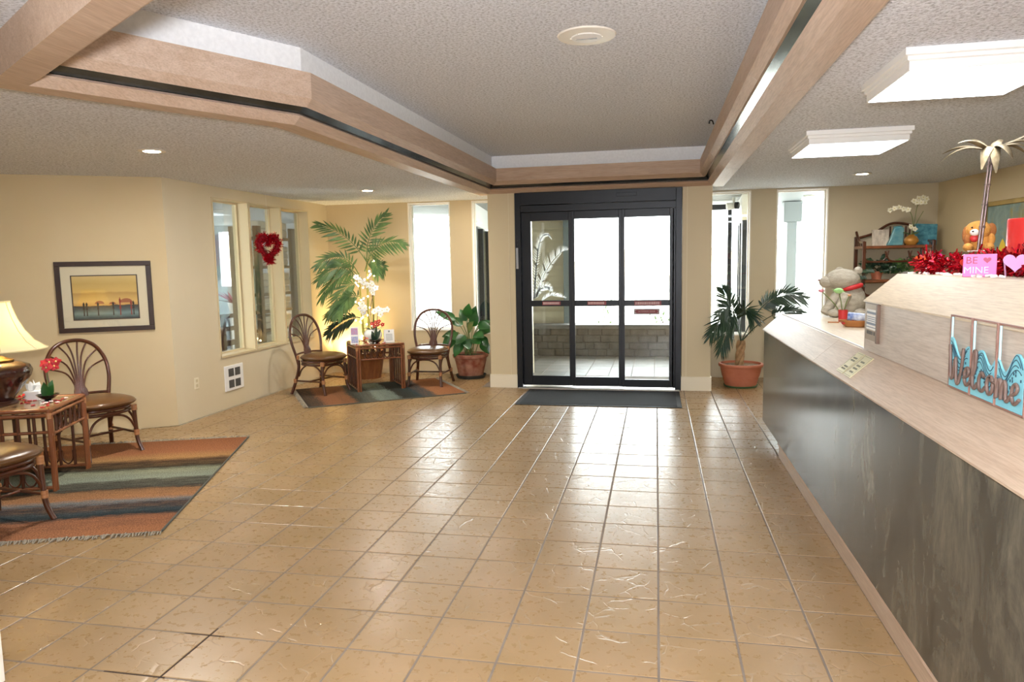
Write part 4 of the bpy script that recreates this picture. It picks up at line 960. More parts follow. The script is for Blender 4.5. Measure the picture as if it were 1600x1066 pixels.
for e, c in (((-0.40, -0.55, 0.70), (-0.12, -0.25, 1.16)), ((-0.20, -0.42, 0.80), (-0.10, -0.2, 1.12)), ((0.10, -0.2, 0.88), (-0.05, -0.1, 1.16)), ((0.66, -0.1, 1.12), (0.28, -0.05, 1.28)), ((0.66, 0.05, 0.92), (0.32, 0.0, 0.98)), ((-0.22, -0.05, 1.20), (-0.07, 0, 0.9)), ((0.42, 0.1, 1.08), (0.22, 0.0, 1.1)), ((-0.30, -0.50, 0.94), (-0.12, -0.2, 1.18)), ((-0.28, -0.52, 0.55), (-0.13, -0.25, 1.08))):
    frond(pl, T0, c, e, 20, 0.18 if e[0] > 0.3 else 0.19, 0.022, leafD, 0.30, start=0.55 if e[0] > 0.3 else 0.40, r0=0.008, nrm=(rnd.uniform(-.3, .3), -1, rnd.uniform(0.2, 0.8)))

# ---------------------------------------------------------------- orchids and table things
petw = mat('orchid_white', '#f4f3ee', rough=0.5); petc = mat('orchid_cream', '#efe9cf', rough=0.5); petr = mat('silk_red', '#c8242c', '#a8161f', 0.5, scale=30); lip = mat('orchid_lip', '#d8c87a', rough=0.5)
blackc = mat('black_ceramic', '#101312', rough=0.15, coat=0.5)
def bloom(parent, c, r, n, m, lipm=lip, name='bloom'):
    n = Vector(n).normalized(); u = n.orthogonal().normalized(); v = n.cross(u); c = Vector(c); b = B(); ph = rnd.uniform(0, 6)
    for k in range(5):
        a = ph+2*math.pi*k/5; d = u*math.cos(a)+v*math.sin(a)
        b.blade(c, c+d*r*(1.0 if k % 2 else 0.9)+n*r*0.12, r*0.9, n, 0.0, 3, -0.08)
    o = b.obj(name, m, parent); B().ball(c+n*r*0.12, r*0.17, 8, 6).obj('lip', lipm, o)
    return o
og = thing('white_orchid', 'white silk orchid in a white round pot on the side table', 'orchid', (-3.60, 8.62, Z2))
B().lathe([(0.0, 0.0), (0.05, 0.0), (0.085, 0.02), (0.115, 0.07), (0.118, 0.11), (0.095, 0.155), (0.075, 0.165), (0.068, 0.155), (0.0, 0.15)], 32).obj('pot', mat('white_ceramic', '#eceae4', rough=0.2, coat=0.4), og, smooth=50)
ST = [[(0.01, 0, 0.15), (0.02, 0, 0.45), (0.0, -0.02, 0.68), (-0.08, -0.04, 0.80), (-0.15, -0.06, 0.83)], [(-0.01, 0, 0.15), (-0.02, 0, 0.40), (0.02, 0, 0.60), (0.06, -0.02, 0.70)], [(0.05, 0.01, 0.15), (0.08, 0.0, 0.38), (0.13, 0.0, 0.42), (0.22, -0.02, 0.40)], [(-0.02, 0.01, 0.15), (-0.05, 0, 0.35), (-0.09, -0.01, 0.47)]]
for s_ in ST: B().tube(cat_pts(s_, 5), 0.0045, 6).obj('stem', mat('orchid_stem', '#5a4a30', rough=0.5), og, smooth=60)
for c in ((-0.16, -0.08, 0.84), (-0.11, -0.09, 0.80), (-0.06, -0.09, 0.77), (-0.01, -0.08, 0.74), (0.05, -0.08, 0.76), (0.09, -0.07, 0.70), (0.03, -0.08, 0.69), (0.06, -0.08, 0.64),
          (0.11, -0.06, 0.43), (0.17, -0.07, 0.41), (0.06, -0.06, 0.40), (0.23, -0.06, 0.42), (0.14, -0.06, 0.36), (-0.10, -0.06, 0.50), (-0.07, -0.07, 0.44), (-0.13, -0.06, 0.44), (-0.09, -0.07, 0.39)):
    bloom(og, c, 0.047, (rnd.uniform(-.4, .5), -1, rnd.uniform(-.2, .35)), petw)
for a in (0.3, 1.6, 2.8, 4.0, 5.2): B().blade((0.03*math.cos(a), 0.03*math.sin(a), 0.15), (0.15*math.cos(a), 0.13*math.sin(a), 0.20), 0.05, (0, 0, 1), 0.15, 4).obj('leaf', leafD, og)
ob_ = thing('black_orchid_bowl', 'black bowl with small red orchid in front of the white pot', 'orchid', (-3.50, 8.46, Z2))
B().lathe([(0.0, 0.0), (0.035, 0.0), (0.04, 0.006), (0.075, 0.035), (0.085, 0.05), (0.078, 0.05), (0.06, 0.03), (0.0, 0.025)], 28).obj('bowl', blackc, ob_, smooth=40)
B().tube(cat_pts([(0, 0, 0.02), (-0.01, 0, 0.12), (0.03, -0.01, 0.22), (0.09, -0.01, 0.25)], 5), 0.004, 6).obj('stem', stemG, ob_)
for a, z in ((2.6, 0.16), (0.3, 0.18), (1.6, 0.2), (4.2, 0.12)): B().blade((0, 0, 0.03), (0.07*math.cos(a), 0.05*math.sin(a)-0.01, z), 0.06, (0, -1, 0.3), 0.1, 5).obj('leaf', leafD, ob_, smooth=80)
for c in ((-0.03, -0.02, 0.25), (0.02, -0.03, 0.27), (0.07, -0.03, 0.28), (0.05, -0.03, 0.24), (0.11, -0.02, 0.24), (0.0, -0.02, 0.22)): bloom(ob_, c, 0.032, (rnd.uniform(-.4, .4), -1, .2), petr)
oc = thing('red_orchid', 'small red orchid in a black footed bowl beside the lamp', 'orchid', (-4.46, 4.44, Z1))
B().lathe([(0.0, 0.0), (0.03, 0.0), (0.03, 0.006), (0.018, 0.012), (0.05, 0.03), (0.078, 0.055), (0.071, 0.055), (0.05, 0.036), (0.0, 0.03)], 28).obj('bowl', blackc, oc, smooth=40)
B().tube(cat_pts([(0, 0, 0.03), (0.01, 0, 0.14), (0.02, -0.01, 0.24), (0.06, -0.02, 0.28)], 5), 0.0035, 6).obj('stem', stemG, oc)
for x, z, y in ((-0.01, 0.15, -0.02), (0.045, 0.13, 0.01), (0.02, 0.16, 0.03)): B().blade((0, 0, 0.03), (x, y, z), 0.065, (0.4, -1, 0.2), 0.08, 5).obj('leaf', leafB, oc, smooth=80)
for c in ((0.02, -0.02, 0.29), (0.06, -0.02, 0.30), (0.09, -0.01, 0.27), (0.04, -0.03, 0.26), (0.08, 0.02, 0.30)): bloom(oc, c, 0.04, (0.6, -1, .25), petr)
# cards
def card(name, label, loc, rz, w_, h, m, tilt=0.22, marks=()):
    t = thing(name, label, 'card', loc, rz); rx = -tilt
    m4 = Matrix.Rotation(rx, 4, 'X')
    B().box(-w_/2, w_/2, -0.002, 0.002, 0, h, m4).obj('face', m, t)
    B().box(-w_/2, w_/2, -0.0015, 0.0015, 0, h*0.97, Matrix.Translation((0, h*math.sin(tilt)*2, 0)) @ Matrix.Rotation(-rx, 4, 'X')).obj('easel', W_['white'], t)
    for k, (x0, x1, z0, z1, mm) in enumerate(marks): B().box(x0*w_, x1*w_, -0.0032, -0.002, z0*h, z1*h, m4).obj('print', mm, t)
    return t
ink = mat('grey_ink', '#7d8480', rough=0.7); lil = mat('print_lilac', '#a79bc4', '#c77f96', 0.5, scale=40); blu = mat('print_blue', '#7f9cc4', '#c9b7d0', 0.5, scale=50)
paper = mat('card_paper', '#e8e8e4', rough=0.6)
card('greeting_card', 'tall card with lilac and blue pictures on the side table', (-3.72, 8.31, Z2), 0.35, 0.10, 0.22, paper, 0.12, ((-0.4, 0.4, 0.55, 0.92, lil), (-0.4, 0.4, 0.08, 0.45, blu)))
card('notice_card', 'small white printed notice standing on the side table', (-3.36, 8.58, Z2), 0.5, 0.13, 0.165, paper, 0.2, tuple((-0.32, 0.32, 0.16+0.11*k, 0.2+0.11*k, ink) for k in range(5))+((-0.08, 0.08, 0.78, 0.92, ink),))
tis = thing('tissue_box', 'white tissue box with a crumpled tissue behind the lamp bowl', 'tissue box', (-4.64, 4.50, Z1), 0.4)
B().box(-0.055, 0.055, -0.055, 0.055, 0, 0.07).obj('box', W_['white'], tis, bevel=0.004)
b = B()
for k in range(7):
    a = k*0.9; b.blade((0, 0, 0.068), (0.05*math.cos(a), 0.05*math.sin(a), 0.11+0.02*(k % 3)), 0.06, (math.sin(a), -math.cos(a), 0.3), 0.1, 3)
b.obj('tissue', paper, tis)
# scattered silk petals and candy hearts
pm = B().prism([(0.017*math.cos(a), 0.012*math.sin(a)) for a in [2*math.pi*i/10 for i in range(10)]], 0, 0.004).obj('silk_petal', petr)
tag(pm, 'red silk petal lying on the lamp table', 'petal', 'silk petals on the lamp table'); first = True
def scatter(proto, n, c, ux, rx, ry, z, label, group, rot=True):
    global first
    out = []
    for k in range(n):
        o = shared(proto); u = Vector(ux).normalized(); v = Vector((-u.y, u.x)); a, e = rnd.uniform(-rx, rx), rnd.uniform(-ry, ry)
        o.location = (c[0]+u.x*a+v.x*e, c[1]+u.y*a+v.y*e, z+0.0001*k); o.rotation_euler = (0, 0, rnd.uniform(0, 6)); o['label'] = label; o['group'] = group; out.append(o)
    return out
pm.location = (-4.33, 4.38, Z1+0.001)
scatter(pm, 12, (-4.44, 4.33), (0.928, 0.373), 0.14, 0.22, Z1+0.001, 'red silk petal lying on the lamp table', 'silk petals on the lamp table')
scatter(pm, 12, (-3.55, 8.44), (0.816, 0.578), 0.22, 0.09, Z2+0.001, 'red silk petal lying on the orchid table', 'silk petals on the orchid table')
cw = B().prism(heart(0.014), 0, 0.008).obj('candy_heart', mat('candy_white', '#f2e6e2', rough=0.4)); tag(cw, 'white candy heart on the lamp table', 'candy', 'candy hearts on the lamp table'); cw.location = (-4.40, 4.36, Z1+0.006)
scatter(cw, 6, (-4.42, 4.34), (0.928, 0.373), 0.12, 0.2, Z1+0.006, 'white candy heart on the lamp table', 'candy hearts on the lamp table')
scatter(cw, 7, (-3.52, 8.42), (0.816, 0.578), 0.22, 0.07, Z2+0.006, 'white candy heart on the orchid table', 'candy hearts on the orchid table')
for nm, lab, loc in (('red_flower_pile', 'loose pile of red silk blooms beside the lamp foot', (-4.52, 4.27, Z1)), ('red_flower_pile', 'loose pile of red silk blooms against the white orchid pot', (-3.64, 8.42, Z2))):
    t = thing(nm, lab, 'flowers', loc)
    for k in range(6): bloom(t, (rnd.uniform(-.05, .05), rnd.uniform(-.04, .04), 0.02+0.012*k), 0.032, (rnd.uniform(-.5, .5), rnd.uniform(-.6, .1), 1), petr)

# ---------------------------------------------------------------- things on the left walls
pf_ = thing('framed_print', 'dark framed beach print in yellow and teal on the angled wall', 'picture', AW0+AWD*0.557+Vector((0, 0, 0.985)), math.atan2(-AWD.y, -AWD.x))
Wp, Hp = 0.82, 0.675; frm = mat('espresso_frame', '#2c1c16', '#38251d', 0.35, scale=8)
for nm, x0, x1, z0, z1 in (('frame_rail', -Wp/2, Wp/2, 0, 0.045), ('frame_rail', -Wp/2, Wp/2, Hp-0.045, Hp), ('frame_stile', -Wp/2, -Wp/2+0.045, 0.045, Hp-0.045), ('frame_stile', Wp/2-0.045, Wp/2, 0.045, Hp-0.045)):
    B().box(x0, x1, -0.03, -0.002, z0, z1).obj(nm, frm, pf_, bevel=0.003)
B().box(-Wp/2+0.04, Wp/2-0.04, -0.012, -0.004, 0.04, Hp-0.04).obj('mount', mat('cream_mount', '#d9d0b4', rough=0.8), pf_)
def print_mat():
    t = NT('beach_print'); t.b.inputs['Roughness'].default_value = 0.6
    co = t.coord('Object'); sp_ = t.n('SeparateXYZ'); t.l(co, sp_.inputs[0])
    n1 = t.noise(t.coord('Object', (6, 1, 12)), 1.5, 4); ad = t.n('Math', operation='MULTIPLY_ADD'); t.l(n1, ad.inputs[0]); ad.inputs[1].default_value = 0.035; t.l(sp_.outputs[2], ad.inputs[2])
    mr = t.n('MapRange'); mr.inputs[1].default_value = 0.117; mr.inputs[2].default_value = 0.57; t.l(ad.outputs[0], mr.inputs[0])
    c = t.ramp(mr.outputs[0], [(0.0, lin('#1f2c2c')), (0.08, lin('#2c474c')), (0.17, lin('#6f8d8c')), (0.25, lin('#3e565a')), (0.33, lin('#272b2a')), (0.345, lin('#c99c50')), (0.42, lin('#d9b566')), (0.6, lin('#b89448')), (0.63, lin('#d0b060')), (0.8, lin('#c4a558')), (1.0, lin('#d6bd78'))]).outputs[0]
    t.base(c); return t.m
B().box(-0.275, 0.275, -0.015, -0.012, 0.125, 0.535).obj('print', print_mat(), pf_)
for x0, x1, z0, z1 in ((-0.285, 0.285, 0.115, 0.125), (-0.285, 0.285, 0.535, 0.545), (-0.285, -0.275, 0.115, 0.545), (0.275, 0.285, 0.115, 0.545)): B().box(x0, x1, -0.016, -0.011, z0, z1).obj('inner_line', frm, pf_)
figm = mat('silhouette', '#201a18', rough=0.8); umb = mat('umbrella_rust', '#a0603c', rough=0.8); figr = mat('figure_red', '#8c3026', rough=0.8)
for x, h, m in ((-0.19, 0.06, figm), (-0.165, 0.06, figm), (-0.07, 0.06, figm), (0.06, 0.06, figm), (0.12, 0.10, figr), (0.215, 0.065, figr), (0.235, 0.065, figm)):
    b = B(); z = 0.225; fm = frame_m((x, -0.0152, z), (1, 0, 0), (0, 0, 1))
    b.prism([(-0.010, -0.01), (-0.004, h*0.35), (-0.009, h*0.6), (-0.008, h*0.85), (-0.003, h*0.88), (-0.004, h), (0.004, h), (0.003, h*0.88), (0.008, h*0.85), (0.009, h*0.6), (0.004, h*0.35), (0.010, -0.01)], 0, 0.0008, fm)
    b.prism([(-0.006, -0.07), (-0.003, -0.012), (0.004, -0.012), (0.005, -0.07)], 0, 0.0006, fm); b.obj('figure', m, pf_)
for x, r_, z in ((-0.055, 0.04, 0.268), (0.055, 0.03, 0.262), (0.175, 0.055, 0.275)): B().prism([(r_*math.cos(a), r_*0.75*math.sin(a)) for a in [math.pi*i/12 for i in range(13)]], 0, 0.0007, frame_m((x, -0.0152, z), (1, 0, 0), (0, 0, 1))).obj('umbrella', umb, pf_)
B().box(-Wp/2+0.042, Wp/2-0.042, -0.021, -0.019, 0.042, Hp-0.042).obj('glazing', glassmat('picture_glass', (0.98, 0.98, 0.98, 1), 0.06), pf_)
ou = thing('wall_outlet', 'ivory wall outlet low on the cream wall', 'outlet', (XL, 6.557, 0.378), math.pi/2)
B().box(-0.036, 0.036, -0.006, 0, -0.06, 0.06).obj('plate', W_['base'], ou, bevel=0.002)
for z in (-0.026, 0.026): B().box(-0.017, 0.017, -0.009, -0.005, z-0.016, z+0.016).obj('socket', mat('ivory_plastic', '#d2c49e', rough=0.4), ou, bevel=0.003)
hv = thing('wall_heater', 'white wall heater grille with four louvred openings below the panes', 'wall heater', (XL, 7.224, 0.195), math.pi/2)
lou = mat('louvre_grey', '#6f6d68', rough=0.5)
B().box(-0.18, 0.18, -0.014, 0, 0, 0.285).obj('cover', W_['white'], hv, bevel=0.005)
for x in (-0.062, 0.062):
    for z in (0.075, 0.205):
        q = B().box(x-0.05, x+0.05, -0.0155, -0.013, z-0.045, z+0.045).obj('grille', mat('grille_dark', '#3c3b38', rough=0.6), hv)
        for k in range(6): B().box(x-0.05, x+0.05, -0.019, -0.015, z-0.040+k*0.0155, z-0.034+k*0.0155).obj('louvre', lou, q)
# heart wreath of red tinsel hanging in the middle pane
tins = NT('red_tinsel'); tins.base(lin('#c01226')); tins.b.inputs['Metallic'].default_value = 0.75; tins.b.inputs['Roughness'].default_value = 0.22; tins = tins.m
tins2 = mat('dark_red_tinsel', '#7c0a18', rough=0.25, metal=0.7)
def tinsel(b, path, n, r_, ln, wd):
    K = len(path)
    for k in range(n):
        p = Vector(path[rnd.randrange(K)]); d = Vector((rnd.gauss(0, 1), rnd.gauss(0, 1), rnd.gauss(0, 1))).normalized()
        p = p+d*r_*rnd.uniform(0.1, 0.75); e = p+d*ln*rnd.uniform(0.5, 1)+Vector((rnd.gauss(0, .3), rnd.gauss(0, .3), rnd.gauss(0, .3)))*ln
        s_ = (e-p).cross(Vector((rnd.gauss(0, 1), rnd.gauss(0, 1), rnd.gauss(0, 1)))).normalized()*wd/2; c = p.lerp(e, 0.5)+s_.cross(e-p).normalized()*ln*0.15
        b.add([p-s_, p+s_, c-s_, c+s_, e-s_, e+s_], [(0, 1, 3, 2), (2, 3, 5, 4)])
    return b
wr = thing('heart_wreath', 'red tinsel heart wreath hanging in front of the middle pane', 'wreath', (-4.55, 7.82, 1.82), math.radians(-52))
hp = [(0.0, x*0.72, z*1.05) for x, z in heart(0.15, 60)]
B().tube(hp+[hp[0]], 0.028, 6, False).obj('heart_ring', tins2, wr)
tinsel(B(), hp, 2000, 0.05, 0.035, 0.009).obj('tinsel', tins, wr)
B().tube([(0, 0, 0.10), (0, 0, 0.645)], 0.001, 4).obj('hanging_thread', W_['white'], wr)
# ---------------------------------------------------------------- reception counter
YE, YN = 6.55, -1.2
ct = thing('reception_counter', 'long reception counter with dark marbled front and oak ledge', 'counter', (0, 0, 0))
B().box(0.935, 0.95, YN, YE, 0.135, 0.94).obj('front_panel', W_['panel'], ct)
B().box(0.955, 1.85, YN, 5.80, 0.0, 0.10).obj('plinth', W_['oakw'], ct, bevel=0.003)
B().box(0.944, 1.85, YN, 5.80, 0.102, 0.135).obj('plinth_cap', W_['oak'], ct, bevel=0.003)
def ext_y(b, prof, y0, y1):
    n = len(prof); b.add([(x, y0, z) for x, z in prof]+[(x, y1, z) for x, z in prof], [tuple(range(n)), tuple(reversed(range(n, 2*n)))]+[(i, i+n, (i+1) % n+n, (i+1) % n) for i in range(n)]); return b
ext_y(B(), [(0.951, 0.136), (0.951, 0.93), (1.09, 1.044), (1.85, 1.044), (1.85, 0.136)], 6.531, YE).obj('end_panel', W_['panel'], ct)
for k, (a, c) in enumerate(((YN, 1.6), (1.603, 4.5), (4.503, YE+0.01))):
    ext_y(B(), [(0.922, 0.94), (0.922, 0.948), (1.068, 1.079), (1.082, 1.079), (1.082, 1.05), (0.96, 0.935)], a, c).obj('sloped_ledge', W_['oakw'], ct)
B().box(1.084, 1.095, 4.03, YE+0.01, 1.05, 1.084).obj('worktop_edge', W_['white'], ct, bevel=0.002)
B().box(1.097, 1.95, 4.03, YE+0.01, 1.045, 1.08).obj('worktop', W_['oaklam'], ct, bevel=0.003)
ext_y(B(), [(0.951, 0.136), (0.951, 0.93), (1.09, 1.044), (1.85, 1.044), (1.85, 0.136)], YN, 6.53).obj('carcass', mat('carcass_board', '#a08a6c', rough=0.6), ct)
B().box(1.08, 1.10, YN, 4.03, 1.08, 1.333).obj('upper_front', woodmat('oak_grey_front', '#c2b4a6', '#cfc3b6', 'y', 0.4), ct)
B().box(1.10, 1.85, 4.012, 4.03, 1.08, 1.333).obj('upper_end', W_['oakw'], ct)
ext_y(B(), [(1.072, 1.33), (1.072, 1.337), (1.232, 1.474), (1.25, 1.474), (1.25, 1.45), (1.10, 1.325)], YN, 4.04).obj('upper_sloped_ledge', W_['oaklam'], ct)
B().box(1.25, 1.85, YN, 4.04, 1.445, 1.474).obj('upper_top', W_['oaklam'], ct, bevel=0.002)
B().box(1.25, 1.83, YN, 4.0, 1.09, 1.444).obj('upper_carcass', mat('carcass_board2', '#a08a6c', rough=0.6), ct)
TT = 1.4745
# brass plaques on the sloped ledge
sd = Vector((0.146, 0, 0.131)).normalized(); sn = Vector((-0.131, 0, 0.146)).normalized()
plq = mat('gold_plaque', '#cdc49a', '#d6cea8', 0.35, metal=0.35, scale=4); eng = mat('plaque_ink', '#6b6a58', rough=0.6)
for k, (yc, lab, rows) in enumerate(((3.945, 'gold engraved plaque on the sloped ledge, farther of the pair', (0.014, 0.030, 0.075, 0.092)), (3.80, 'gold engraved plaque on the sloped ledge, nearer of the pair', (0.018, 0.042, 0.062, 0.088)))):
    t = thing('engraved_plaque', lab, 'plaque', (0, 0, 0), group='gold plaques on the counter ledge')
    o_ = Vector((0.943, yc, 0.9672))+sn*0.0008; m4 = frame_m(o_, (0, -1, 0), sd)
    B().box(-0.062, 0.062, 0, 0.145, 0, 0.004, m4).obj('plate', plq, t)
    b = B(); 
    for a, c, e, f in ((-0.054, 0.054, 0.006, 0.0075), (-0.054, 0.054, 0.137, 0.1385), (-0.054, -0.0525, 0.02, 0.125), (0.0525, 0.054, 0.02, 0.125)): b.box(a, c, e, f, 0.0035, 0.0046, m4)
    b.obj('border_line', eng, t)
    b = B()
    for r_ in rows:
        x = -0.036+rnd.uniform(0, .012)
        while x < 0.032: l_ = rnd.uniform(0.004, 0.010); b.box(x, x+l_, r_+0.008, r_+0.018, 0.0035, 0.0046, m4); x += l_+0.003
    b.obj('engraving', eng, t)
# framed notice on the upper front
nt = thing('counter_notice', 'narrow framed notice on the end of the raised counter front', 'notice', (1.08, 3.885, 1.14), -math.pi/2)
brz = mat('bronze_plate', '#a08d78', rough=0.4, metal=0.3); lng = mat('notice_lines', '#8b97a6', rough=0.6)
B().box(-0.115, 0.11, -0.006, 0, 0, 0.185).obj('plate', brz, nt)
B().box(0.095, 0.118, -0.016, 0, -0.005, 0.19).obj('frame_stile', mat('bronze_frame', '#6d5546', rough=0.4), nt, bevel=0.002)
B().box(-0.118, 0.118, -0.010, 0, 0.185, 0.192).obj('frame_rail', mat('bronze_frame2', '#5d4a3e', rough=0.4), nt)
B().box(-0.085, 0.08, -0.0085, -0.006, 0.055, 0.158).obj('paper', W_['white'], nt)
b = B()
for z, h in ((0.135, 0.012), (0.118, 0.004), (0.108, 0.004), (0.098, 0.004), (0.08, 0.012), (0.066, 0.004)): b.box(-0.08, 0.075, -0.0095, -0.0084, z, z+h)
b.obj('print', lng, nt)
b = B()
for x in (-0.08, -0.045, -0.01, 0.03): b.box(x, x+0.026, -0.0075, -0.006, 0.03, 0.048)
b.obj('plate_lettering', mat('dark_letter', '#4c4640', rough=0.5), nt)
# welcome sign: three framed pierced panels
teal = mat('teal_paint', '#74bccd', '#84cad8', 0.45, scale=6); rose = mat('rose_wood', '#8a6356', '#9a7266', 0.5, scale=8, stretch=(1, 1, 3))
ws = thing('welcome_sign', 'teal three-panel welcome sign with wave cut-outs leaning on the raised counter', 'sign', (1.072, 2.866, 1.082), -math.pi/2)
XS = (0.0, 0.185, 0.372, 0.56); HS = 0.266
def wave(x, p): return 0.150+0.026*math.sin(x*44+p)+0.010*math.sin(x*21+p*2)
for k in range(3):
    a, c = XS[k], XS[k+1]
    pn = thing('panel', parent=ws)
    B().box(a, a+0.005, -0.012, -0.001, 0, HS).obj('frame_stile', rose, pn); B().box(c-0.009, c-0.002, -0.013, -0.001, 0, HS).obj('frame_stile', rose, pn, bevel=0.0015)
    B().box(a+0.008, c-0.012, -0.012, -0.001, HS-0.005, HS).obj('frame_rail', rose, pn); B().box(a+0.008, c-0.012, -0.012, -0.001, 0, 0.005).obj('frame_rail', rose, pn)
    p = 0.8+k*1.9; N = 26; xs = [a+0.008+(c-a-0.020)*i/N for i in range(N+1)]
    poly = [(xs[0], 0.006)]+[(xs[-1], 0.006)]+[(x, wave(x, p)) for x in reversed(xs)]
    B().prism(poly, 0, 0.006, frame_m((0, -0.006, 0), (1, 0, 0), (0, 0, 1))).obj('wave_board', teal, pn)
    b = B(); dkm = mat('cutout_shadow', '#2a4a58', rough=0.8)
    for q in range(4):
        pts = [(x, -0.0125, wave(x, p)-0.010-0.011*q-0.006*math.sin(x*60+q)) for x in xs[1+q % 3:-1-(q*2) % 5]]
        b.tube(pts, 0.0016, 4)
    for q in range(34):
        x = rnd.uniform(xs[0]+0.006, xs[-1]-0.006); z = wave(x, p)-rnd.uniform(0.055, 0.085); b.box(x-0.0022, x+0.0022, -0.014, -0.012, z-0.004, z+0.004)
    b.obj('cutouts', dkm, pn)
    B().tube([(a+0.011, -0.008, 0.09), (a+0.011, -0.008, HS-0.008)], 0.004, 5).obj('edge_strip', mat('pale_teal', '#a6dbe2', rough=0.4), pn)
let = mat('letter_wood', '#66524a', '#776158', 0.5, scale=20)
STROKES = {'W': [[(0, 1.5), (0.05, 0.9), (0.12, 0.15), (0.25, 0.2), (0.38, 0.95), (0.42, 0.85), (0.48, 0.1), (0.62, 0.0), (0.80, 0.7), (0.88, 1.45), (0.84, 1.2)]],
           'e': [[(0, 0.3), (0.22, 0.42), (0.3, 0.62), (0.2, 0.75), (0.06, 0.55), (0.06, 0.2), (0.2, 0.04), (0.4, 0.25)]], 'l': [[(0, 0.3), (0.2, 0.8), (0.26, 1.4), (0.16, 1.5), (0.1, 1.0), (0.1, 0.2), (0.24, 0.04), (0.38, 0.28)]],
           'c': [[(0.34, 0.62), (0.2, 0.75), (0.06, 0.5), (0.08, 0.15), (0.24, 0.04), (0.42, 0.25)]], 'o': [[(0.3, 0.7), (0.12, 0.68), (0.04, 0.35), (0.16, 0.04), (0.34, 0.2), (0.36, 0.55), (0.26, 0.72), (0.3, 0.55), (0.5, 0.55)]],
           'm': [[(0, 0.7), (0.06, 0.5), (0.06, 0.02), (0.1, 0.45), (0.2, 0.72), (0.28, 0.6), (0.3, 0.02), (0.34, 0.45), (0.44, 0.72), (0.52, 0.55), (0.54, 0.1), (0.62, 0.04), (0.74, 0.25)]]}
x = 0.028
for ch, adv in (('W', 0.96), ('e', 0.44), ('l', 0.42), ('c', 0.46), ('o', 0.5), ('m', 0.78), ('e', 0.42)):
    S_ = 0.13; b = B()
    for st in STROKES[ch]: b.tube(cat_pts([(x+px_*S_, -0.019, 0.030+pz*S_*0.66) for px_, pz in st], 6), 0.0056, 7)
    b.obj('script_letter', let, ws, smooth=60); x += adv*S_

# ---------------------------------------------------------------- decorations on the raised counter
tg = thing('tinsel_garland', 'red tinsel garland lying along the raised counter top', 'garland', (0, 0, TT))
path = [Vector((1.335+0.085*min(1, max(0, (i-13)/10))+0.02*math.sin(i*0.5), 4.02-1.25*i/60, 0.045+0.012*math.sin(i*0.9))) for i in range(61)]+[Vector((1.47+0.02*math.sin(i), 3.60-0.8*i/30, 0.05)) for i in range(31)]
B().tube(path[:61], 0.006, 5).obj('core_wire', tins2, tg)
tinsel(B(), path, 1700, 0.05, 0.045, 0.008).obj('tinsel', tins, tg)
b = tinsel(B(), path, 600, 0.045, 0.04, 0.009); b.obj('dark_tinsel', tins2, tg)
for (x, y, z), c, s_ in (((1.33, 4.0, 0.07), '#e05a28', 0.03), ((1.36, 3.88, 0.085), '#d42a74', 0.022), ((1.37, 3.55, 0.05), '#d8402c', 0.03), ((1.40, 3.12, 0.05), '#e07a8e', 0.03), ((1.36, 3.75, 0.05), '#d43a2a', 0.028)):
    B().prism(heart(s_), 0, 0.002, frame_m((x, y, z), (0.93, -0.37, 0), (0.1, 0.3, 0.9))).obj('foil_heart', mat('foil', c, rough=0.3, metal=0.4), tg)
toc = Vector((-0.37, -0.93, 0)).normalized(); tou = Vector((0.93, -0.37, 0))
bm = thing('valentine_sign', 'pink BE MINE block sign in front of the tinsel', 'sign', (1.292, 3.23, TT), math.atan2(tou.y, tou.x))
B().box(-0.058, 0.058, 0, 0.02, 0, 0.092).obj('block', mat('hot_pink', '#ef6fb4', rough=0.5), bm, bevel=0.002)
mgt = mat('magenta_ink', '#a81e52', rough=0.5); pal = mat('pale_blue_ink', '#a9c4e6', rough=0.5)
text_obj('lettering', 'BE', 0.040, mgt, bm, (-0.028, -0.0012, 0.066), (math.pi/2, 0, 0)); text_obj('lettering', 'MINE', 0.038, pal, bm, (-0.012, -0.0012, 0.026), (math.pi/2, 0, 0))
B().prism(heart(0.0135), 0, 0.0015, frame_m((0.025, -0.0002, 0.068), (1, 0, 0), (0, 0, 1))).obj('heart', mgt, bm)
ab = thing('acrylic_stand', 'clear acrylic display box under the teddy bear', 'display box', (1.57, 3.95, TT), math.atan2(tou.y, tou.x))
acr = glassmat('smoky_acrylic', (0.72, 0.68, 0.66, 1), 0.12)
B().box(-0.118, 0.118, -0.07, 0.09, 0.098, 0.106).obj('top_sheet', acr, ab); 
for a, c, e, f in ((-0.118, -0.112, -0.07, 0.09), (0.112, 0.118, -0.07, 0.09), (-0.112, 0.112, -0.07, -0.064), (-0.112, 0.112, 0.084, 0.09)): B().box(a, c, e, f, 0, 0.098).obj('side_sheet', acr, ab)
# teddy bear
fur = mat('amber_plush', '#c8873c', '#d89a4c', 0.95, scale=30, bump=0.9, bscale=120, bdist=0.006); furd = mat('brown_plush', '#9a5c2c', '#a86a34', 0.95, scale=30, bump=0.9, bscale=120, bdist=0.006)
plz = TT+0.1065
td = thing('teddy_bear', 'amber plush toy with a white muzzle and red bow sitting on the display box', 'teddy bear', (1.581, 3.978, plz), math.atan2(tou.y, tou.x)); td.scale = (0.86, 0.86, 0.9)
B().ball((0.01, 0.01, 0.045), (0.062, 0.05, 0.055), 20, 12).obj('body', fur, td, smooth=80)
B().ball((-0.005, 0, 0.118), (0.066, 0.055, 0.052), 20, 12).obj('head', fur, td, smooth=80)
for x, y, z, r_ in ((0.058, 0.0, 0.115, (0.026, 0.02, 0.04)), (-0.066, 0.0, 0.095, (0.018, 0.02, 0.045))): B().ball((x, y, z), r_, 14, 9).obj('ear', furd, td, smooth=80)
